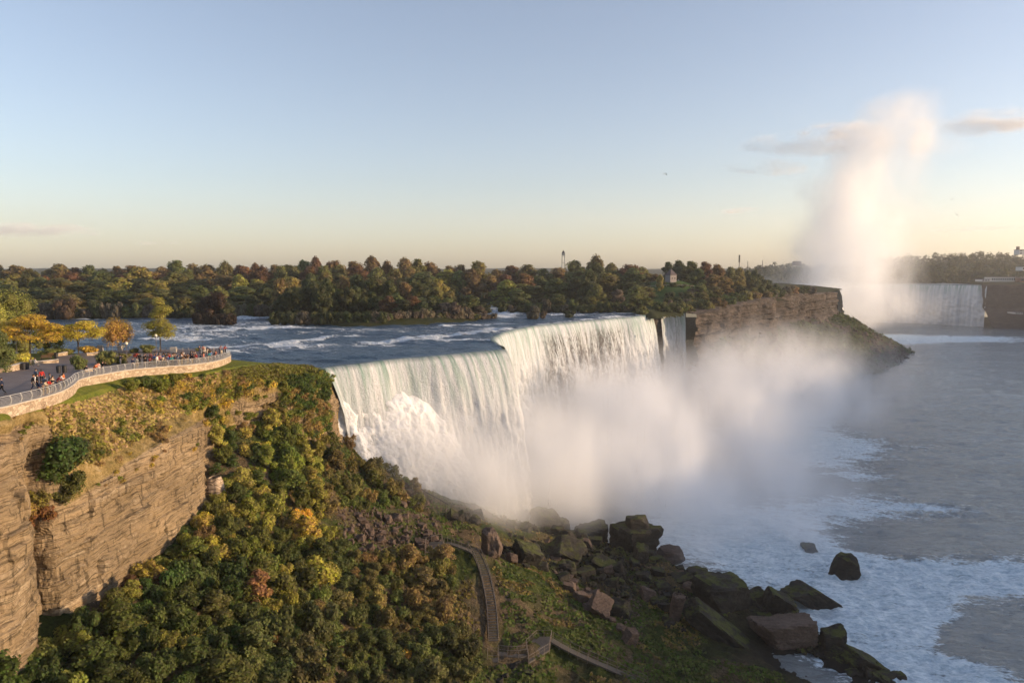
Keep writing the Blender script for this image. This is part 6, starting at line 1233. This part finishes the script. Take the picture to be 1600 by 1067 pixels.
def far_building(px0, px1, pyb, pyt, y, label, flr=2, mat='white_wall', tower=None, nwin=8):
    a, b = at_y(px0, pyb, y), at_y(px1, pyb, y); h = at_y(px0, pyt, y)[2] - a[2]; wd = b[0] - a[0]; r = empty('building', ((a[0] + b[0]) / 2, y, a[2])); tag(r, label, 'building')
    MB().box((0, 0, h / 2), (wd, 14, h)).build('wall', M[mat], r); MB().box((0, 0, h + .25), (wd + 1.5, 15.5, .5)).build('roof', M['shingle'] if mat == 'white_wall' else M['concrete'], r)
    for f in range(flr):
        for k in range(nwin): MB().box((-wd / 2 + wd * (k + .5) / nwin, -7.03, h * (f + .55) / flr), (wd / nwin * .6, .12, h / flr * .45)).build('window', M['pane'], r)
    if tower: MB().box((-wd / 2 + 2, 0, h + tower / 2), (4, 4, tower)).build('tower', M['brick'], r)
M['white_wall'] = flat('white_render', (.62, .60, .57), .8, .2); M['brick'] = flat('brown_brick', (.20, .12, .09), .9, .1)
far_building(1529, 1541, 440, 436.5, 925, 'small white kiosk at the right end of the big falls', 1, nwin=3); far_building(1543, 1584, 440, 433, 935, 'long low white pavilion on the rim of the far gorge', 1, nwin=12); far_building(1588, 1640, 441, 434, 925, 'brown low pavilion at the right edge of the far rim', 1, 'brick', nwin=8)
far_building(1588, 1650, 398, 390.5, 1350, 'pale flat-roofed hotel on the wooded skyline at the right edge', 2, tower=6, nwin=10); far_building(1592, 1606, 423, 417, 1050, 'small white house among the trees near the right edge', 1, nwin=3); far_building(1240, 1250, 415, 408.5, 1480, 'tiny block on the hazy horizon left of the plume', 2, 'brick', nwin=3); far_building(1580, 1592, 490, 487.5, 880, 'small pale shed on the dark cliff foot across the river', 1, nwin=3)
o = MB().box((0, 0, 0), (9, 4, 1.2)).mesh('x')
# far woods: many crowns that read as one mass
Vs, Fs, Ts, Hs, Cs = [], [], [], [], []; base = 0; k_ = 0
for y, off in ROWS[::-1]:
    px = 1128
    while px < 1720:
        tp_ = far_top(px, y) + rng.uniform(-3, 3.5) + (2 if y == 1500 else 0); zt_ = at_y(px, tp_, y); R_ = rng.uniform(9, 13) * y / 1100; H = 20 if y > 1000 else 17
        L = [((zt_[0] + c[0], y + c[1], zt_[2] - H + c[2]), r) for c, r in lobes_round(int(rng.integers(0, 99)), R_, H, 6, .1)]
        V, F, tone, hue = leaves(L, 420, 1.25, 500 + k_); Vs.append(V); Fs.append(F + base); Ts.append(tone * rng.uniform(.6, 1.1)); Hs.append(hue); base += len(V); k_ += 1; px += R_ * 1.25 * FPX / y
me = mesh_np('distant_wood', np.vstack(Vs), np.vstack(Fs), {'tone': np.concatenate(Ts), 'hue': np.concatenate(Hs)}); me.materials.append(M['leaf']); o = obj('distant_wood', me); o.color = (.13, .125, .06, 1); tag(o, kind='stuff')
# growth on the ledges of the far headland, railing on its rim
# gulls
gm = MB().ball((0, 0, 0), (.12, .42, .11), 8, 5).add([(-.05, .12, .05), (-.75, .05, .28), (-1.3, -.15, .1), (-.7, -.18, .24), (-.05, -.15, .04), (.05, .12, .05), (.75, .05, .28), (1.3, -.15, .1), (.7, -.18, .24), (.05, -.15, .04)], [(0, 1, 3, 4), (1, 2, 3), (5, 9, 8, 6), (6, 8, 7)]).mesh('gull'); gm.materials.append(flat('gull_feathers', (.35, .34, .34), .8))
for i, (px, py) in enumerate([(1041, 273), (1038, 272), (1487, 312), (1495, 336), (1562, 357)]):
    o = bpy.data.objects.new('gull', gm); C.objects.link(o); o.location = at_y(px, py, 330 + i * 10); o.rotation_euler = (0, .3, 1.2 + i); tag(o, ['gull high in the blue sky right of centre', 'companion gull just left of the high one', 'gull beside the top of the plume at the right', 'lower gull right of the plume over the far wood', 'gull nearest the right edge above the skyline'][i], 'gull', 'gulls in the sky')
# ------------------------------------------------------------------ mist
HAZE = 0.00010
def mist(name, label, loc, size, density, aniso=0.0, scale=0.02, rate=0.3, th=(0.42, 0.7), mask=None, col=(1, 1, 1), stretch=(1, 1, 1), detail=3, rz=0, dist=0.0, seed=0, er=2.6, sf=.45, off=.42):
    b = MB().ball((0, 0, 0), 1.0, 20, 12); o = b.build(name, None, None, loc, rz); o.scale = size
    t = NT(name + '_air'); oc = t.co.outputs['Object']; p = t.mapping(t.pos(), stretch, (0, 0, 0), (seed * 37.0, seed * 11.0, 0))
    ln = t.n('ShaderNodeVectorMath', {0: oc}, 1, operation='LENGTH')
    nz = t.noise(p, scale, detail, 0.6, dist)
    edge = t.rng(ln, 0.2, 1.0, 1.0, 0.0)
    # the noise erodes the bank from its edge inwards and leaves thin places inside it
    v = t.math('ADD', t.math('MULTIPLY', t.math('SUBTRACT', nz, .5), er), t.math('SUBTRACT', edge, off))
    d = t.rng(v, 0, sf, 0, 1, True)
    d = t.math('MULTIPLY', d, t.rng(ln, .8, 1.0, 1, 0, True))
    if mask: d = mask(t, oc, d)
    d = t.math('MULTIPLY', d, density)
    t.vol(t.n('ShaderNodeVolumePrincipled', {'Color': (*col, 1), 'Density': d, 'Anisotropy': aniso}))
    t.m.cycles.volume_step_rate = rate
    o.data.materials.append(t.m); tag(o, kind='stuff'); return o
class GN:
    def __init__(s, name):
        s.t = bpy.data.node_groups.new(name, 'GeometryNodeTree'); s.t.interface.new_socket('Geometry', in_out='OUTPUT', socket_type='NodeSocketGeometry')
        s.t.interface.new_socket('Geometry', in_out='INPUT', socket_type='NodeSocketGeometry'); s.out = s.t.nodes.new('NodeGroupOutput'); s.t.nodes.new('NodeGroupInput')
    def n(s, ty, ins=None, out=0, **kw):
        nd = s.t.nodes.new(ty)
        for k, v in kw.items(): setattr(nd, k, v)
        for k, v in (ins or {}).items():
            if isinstance(v, bpy.types.NodeSocket): s.t.links.new(v, nd.inputs[k])
            else: nd.inputs[k].default_value = v
        return nd.outputs[out]
    def math(s, op, a, b=0.0): return s.n('ShaderNodeMath', {0: a, 1: b}, operation=op)
    def vm(s, op, a, b=(0, 0, 0), out=0): return s.n('ShaderNodeVectorMath', {0: a, 1: b}, out, operation=op)
def field(name, G, A, scale, k=7.0, thr=.06, stretch=(1, 1, 1), rot=(0, 0, 0), detail=6, rate=2.0, dist=.3, aniso=0.0, vox=1.5):
    """one bank of spray as a voxel fog: soft blobs G = (px, py, depth, rx px, rz px, ry m, weight) that merge, broken up by turbulent noise"""
    Cn = np.array([at_y(g[0], g[1], g[2]) for g in G]); Rn = np.array([[g[3] * g[2] / FPX, g[5], g[4] * g[2] / FPX] for g in G])
    lo = (Cn - 1.75 * Rn).min(0); hi = (Cn + 1.75 * Rn).max(0); lo[2] = max(lo[2], -54.0)
    v = bpy.data.volumes.new(name); o = bpy.data.objects.new(name, v); C.objects.link(o)
    g = GN(name); p = g.n('GeometryNodeInputPosition'); q = g.n('ShaderNodeVectorRotate', {'Vector': g.vm('MULTIPLY', p, stretch), 'Rotation': rot}, rotation_type='EULER_XYZ'); F = None
    for cc, rr, w_ in zip(Cn, Rn, [x[6] for x in G]):
        d_ = g.vm('MULTIPLY', g.vm('SUBTRACT', p, tuple(cc)), tuple(1 / r for r in rr)); l2 = g.vm('DOT_PRODUCT', d_, d_, 1)
        e = g.math('MULTIPLY', g.math('EXPONENT', g.math('MULTIPLY', l2, -1.5)), float(w_)); F = e if F is None else g.math('ADD', F, e)
    nz = g.n('ShaderNodeTexNoise', {'Vector': q, 'Scale': scale, 'Detail': detail, 'Roughness': .58, 'Distortion': dist}); nb = g.n('ShaderNodeTexNoise', {'Vector': q, 'Scale': scale * .33, 'Detail': 2.0})
    m = g.math('EXPONENT', g.math('MULTIPLY', g.math('SUBTRACT', g.math('ADD', g.math('MULTIPLY', nz, .7), g.math('MULTIPLY', nb, .3)), .5), k))
    d = g.math('MULTIPLY', g.math('MINIMUM', g.math('MAXIMUM', g.math('SUBTRACT', g.math('MULTIPLY', F, m), thr), 0.0), 2.5), A)
    res = [int(max(8, min(460, (hi[i] - lo[i]) / vox))) for i in range(3)]
    vc = g.n('GeometryNodeVolumeCube', {'Density': d, 'Min': tuple(lo), 'Max': tuple(hi), 'Resolution X': res[0], 'Resolution Y': res[1], 'Resolution Z': res[2]})
    t = NT(name + '_air'); t.vol(t.n('ShaderNodeVolumePrincipled', {'Color': (.98, .988, 1, 1), 'Density': 1.0, 'Anisotropy': aniso})); t.m.cycles.volume_step_rate = rate
    g.t.links.new(g.n('GeometryNodeSetMaterial', {'Geometry': vc, 'Material': t.m}), g.out.inputs[0]); v.materials.append(t.m)
    md = o.modifiers.new('air', 'NODES'); md.node_group = g.t
    return tag(o, kind='stuff')
field('mist', [(765, 755, 170, 150, 66, 12, 2.2), (660, 712, 164, 100, 72, 9, 1.5), (835, 720, 183, 100, 95, 12, 1.8), (930, 745, 225, 185, 100, 28, 1.3), (930, 630, 275, 140, 65, 26, 1.1), (1050, 690, 270, 185, 95, 42, 1.2), (1080, 800, 208, 150, 70, 24, 1.0), (1080, 590, 345, 110, 55, 34, .8),
               (1190, 630, 320, 120, 95, 50, .8), (1200, 760, 232, 120, 65, 28, .75), (1240, 850, 190, 90, 45, 16, .5), (1300, 640, 350, 100, 85, 50, .30), (1230, 560, 420, 130, 60, 60, .28), (1320, 790, 225, 100, 45, 25, .3), (1370, 620, 400, 90, 70, 60, .12), (900, 812, 184, 110, 36, 12, .7), (1060, 865, 176, 80, 30, 12, .35)],
      .060, .052, 10.0, .05, (1.15, 1, .6), (0, .6, .3), 8, 2.5, vox=.85)
field('mist', [(1310, 470, 850, 110, 45, 80, 1.2), (1390, 485, 850, 95, 32, 60, .8), (1240, 480, 830, 85, 50, 60, .8), (1330, 400, 850, 95, 48, 70, 1.2), (1335, 330, 850, 76, 50, 60, 1.2), (1358, 265, 850, 74, 46, 52, 1.2), (1395, 215, 850, 76, 40, 48, 1.2), (1412, 170, 850, 50, 28, 40, 1.1), (1362, 172, 850, 42, 18, 34, .6), (1470, 228, 850, 55, 22, 35, .5), (1285, 290, 850, 55, 26, 40, .45), (1265, 370, 850, 60, 36, 45, .5)],
      .0165, .024, 10.5, .12, (1.1, 1, .75), (0, .4, 0), 8, 2.0, vox=2.1)
field('mist', [(1430, 600, 420, 220, 45, 110, 1.0)], .0012, .012, 4.0, .02, detail=3, rate=1.0, vox=8)
# haze and clouds
hb = MB().box((0, 1600, 130), (5400, 5600, 370)).build('haze', None); t = NT('haze_air'); t.vol(t.n('ShaderNodeVolumePrincipled', {'Color': (1, 1, 1, 1), 'Density': HAZE, 'Anisotropy': .3})); hb.data.materials.append(t.m); tag(hb, kind='stuff')
def cloud(px, py, rx, rz_, A, sc=.0026, k=9.0, st=(1, 1, 3.0), rot=(0, .12, 0), y=7000, seed=0):
    o = field('cloud', [(px, py, y, rx, rz_, 420, 1.0)], A, sc, k, .30, st, rot, 7, 1.5, .5, vox=9); return o
cloud(1262, 226, 125, 22, .0026); cloud(1205, 262, 120, 10, .0028); cloud(1545, 192, 130, 19, .0028, rot=(0, .2, 0)); cloud(1310, 205, 70, 14, .0036); cloud(1152, 328, 34, 5, .0034); cloud(45, 360, 120, 13, .0034, rot=(0, -.05, 0)); cloud(250, 380, 60, 4, .0012); cloud(1540, 358, 110, 4, .0018)
# ------------------------------------------------------------------ labels for trees, shrubs and rocks
# beyond 300 bushes the smallest are gathered into one mass
allb = [(it, k) for k in ('slope', 'wall') for it in LABELS[k]]
allb.sort(key=lambda q: -q[0][0].scale[0] * (6 if q[0][0].data in FAR_T else 1) / q[0][0].location.y)
small = allb[298:]; arr = {}
Vs, Fs, Ts, Hs, Cs = [], [], [], [], []; base = 0
for it, k in small:
    o = it[0]; me = o.data
    if me.name not in arr:
        nl = 520; V = np.empty(len(me.vertices) * 3, np.float32); me.vertices.foreach_get('co', V); V = V.reshape(-1, 3)[:4 * nl]; T = np.empty(len(me.vertices), np.float32); me.attributes['tone'].data.foreach_get('value', T); Hh = np.empty(len(me.vertices), np.float32); me.attributes['hue'].data.foreach_get('value', Hh)
        c = V.reshape(-1, 4, 3).mean(1, keepdims=True); V = ((V.reshape(-1, 4, 3) - c) * 1.6 + c).reshape(-1, 3); arr[me.name] = (V, T[:4 * nl], Hh[:4 * nl])
    V, T, Hh = arr[me.name]; a = o.rotation_euler[2]; ca, sa = math.cos(a), math.sin(a); W_ = (V * np.array(o.scale)) @ np.array([[ca, sa, 0], [-sa, ca, 0], [0, 0, 1]]) + np.array(o.location)
    Vs.append(W_); Fs.append(np.arange(len(W_)).reshape(-1, 4) + base); base += len(W_); Ts.append(T); Hs.append(Hh); Cs.append(np.tile([*o.color[:3], 1], (len(W_), 1)))
    LABELS[k].remove(it); bpy.data.objects.remove(o)
me = mesh_np('scrub', np.vstack(Vs), np.vstack(Fs), {'tone': np.concatenate(Ts), 'hue': np.concatenate(Hs)}); at = me.attributes.new('tint', 'FLOAT_COLOR', 'POINT'); at.data.foreach_set('color', np.vstack(Cs).astype(np.float32).ravel())
m2 = M['leaf'].copy(); m2.name = 'scrub_foliage'; nt = m2.node_tree; hs_ = [n for n in nt.nodes if n.type == 'HUE_SAT'][0]; an = nt.nodes.new('ShaderNodeAttribute'); an.attribute_name = 'tint'; nt.links.new(an.outputs['Color'], hs_.inputs['Color'])
tag(obj('scrub', me, m2), kind='stuff')
def ordinal(n):
    w = ['', 'first', 'second', 'third', 'fourth', 'fifth', 'sixth', 'seventh', 'eighth', 'ninth', 'tenth', 'eleventh', 'twelfth', 'thirteenth', 'fourteenth', 'fifteenth', 'sixteenth', 'seventeenth', 'eighteenth', 'nineteenth']
    t = ['', '', 'twentieth', 'thirtieth', 'fortieth', 'fiftieth', 'sixtieth', 'seventieth', 'eightieth', 'ninetieth']; tn = ['', '', 'twenty', 'thirty', 'forty', 'fifty', 'sixty', 'seventy', 'eighty', 'ninety']
    if n < 20: return w[n]
    if n < 100: return t[n // 10] if n % 10 == 0 else tn[n // 10] + '-' + w[n % 10]
    return 'hundred-and-' + ordinal(n - 100) if n > 100 else 'hundredth'
def cname(c):
    r, g, b = c; m = max(r, g, b)
    if r > .3 and g > .2: return 'golden'
    if r > g * 1.5: return 'reddish brown'
    if r > g * 1.12: return 'brownish'
    if g > .1 or r > .1: return 'yellow-green' if g >= r * .85 else 'tan'
    return 'dark green' if m < .055 else 'green'
def number(items, keyf, fmt, cat, grp):
    d = {}
    for it in items: d.setdefault(keyf(it), []).append(it)
    for k, L in d.items():
        L.sort(key=lambda it: px_of(it[0].location)[0])
        for i, it in enumerate(L): tag(it[0], fmt(k, ordinal(i + 1), len(L)), cat, grp)
number(LABELS['crowd'], lambda it: it[1], lambda k, n, m: f'person in {k} top in the dense crowd at the plaza tip' + (f', {n} from left' if m > 1 else ''), 'person', 'visitors on the plaza')
band = lambda y: 'front' if y < 338 else 'second' if y < 380 else 'third' if y < 430 else 'fourth' if y < 488 else 'back'
number(LABELS['forest'], lambda it: (CN.get(it[1], 'dark brown'), band(it[3]), it[4]), lambda k, n, m: f'{k[0]} tree in {k[1]} row {k[2]}' + (f', {n} from left' if m > 1 else ''), 'tree', 'trees of the island woods')
number(LABELS['shore'], lambda it: (cname(it[1]), 'far shore' if not 300 < px_of(it[0].location)[0] < 780 else 'wooded islet'), lambda k, n, m: f'{k[0]} shrub at the water edge of the {k[1]}, {n} from left', 'shrub', 'shrubs along the river edge')
number(LABELS['lookout'], lambda it: 0, lambda k, n, m: f'shrub on the slope around the stone lookout lawn, {n} from left', 'shrub', 'shrubs around the lookout lawn')
number(LABELS['edge'], lambda it: 0, lambda k, n, m: f'shrub overhanging the shaded island cliff edge, {n} from left', 'shrub', 'shrubs on the island cliff edge')
def sband(it):
    py = px_of(it[0].location)[1]; return 'top' if py < 720 else 'upper' if py < 790 else 'middle' if py < 870 else 'lower' if py < 960 else 'bottom'
number(LABELS['slope'], lambda it: (cname(it[4]), sband(it)), lambda k, n, m: f'{k[0]} bush in the {k[1]} band of the gorge slope, {n} from left', 'bush', 'bushes on the gorge slope')
number(LABELS['wall'], lambda it: (cname(it[3]), 'by the far cliff' if it[1] > 125 else 'above the long sunlit cliff' if it[1] > 82 else 'in the dark cleft'), lambda k, n, m: f'{k[0]} bush {k[1]}, {n} from left', 'bush', 'bushes along the cliff top')
un = [it for it in LABELS['rock'] if not it[0].get('label')]; un.sort(key=lambda it: -it[3]); room = 296 - (len(LABELS['rock']) - len(un)); rest = un[room:]
dgm = {}; Vr = {'boulder': [], 'boulder_red': []}; Fr = {'boulder': [], 'boulder_red': []}; nb = {'boulder': 0, 'boulder_red': 0}
bpy.context.view_layer.update()
for it in rest:
    o = it[0]; me = o.data; V = np.empty(len(me.vertices) * 3, np.float32); me.vertices.foreach_get('co', V); V = V.reshape(-1, 3); Fc = np.empty(len(me.loops), np.int32); me.loops.foreach_get('vertex_index', Fc)
    mw = np.array(o.matrix_world); Vr[it[4]].append(V @ mw[:3, :3].T + mw[:3, 3]); Fr[it[4]].append(Fc.reshape(-1, 3) + nb[it[4]]); nb[it[4]] += len(V); LABELS['rock'].remove(it); bpy.data.objects.remove(o)
for m_ in Vr:
    if Vr[m_]: tag(obj('rubble', mesh_np('rubble', np.vstack(Vr[m_]), np.vstack(Fr[m_])), M[m_]), kind='stuff')
un = [it for it in LABELS['rock'] if not it[0].get('label')]
def rband(it):
    px, py = it[1], it[2]; return 'on the misty ridge' if px > 780 and py < 860 else 'in the boulder field' if 780 < px < 1110 and py < 950 else 'in the rubble patch among bushes' if px < 710 and py < 880 else 'on the shore by the foam' if px > 1090 else 'on the lower green slope'
number(un, lambda it: ('reddish' if it[4] == 'boulder_red' else 'dark', 'tiny' if it[3] < 11 else 'small' if it[3] < 16 else 'medium', rband(it)), lambda k, n, m: f'{k[1]} {k[0]} rock {k[2]}' + (f', {n} from left' if m > 1 else ''), 'boulder', 'loose rocks on the gorge slope')
for o in [o for o in C.objects if o.parent is None and o.type == 'MESH' and o.get('category') is None and o.get('kind') is None]: print('untagged', o.name)
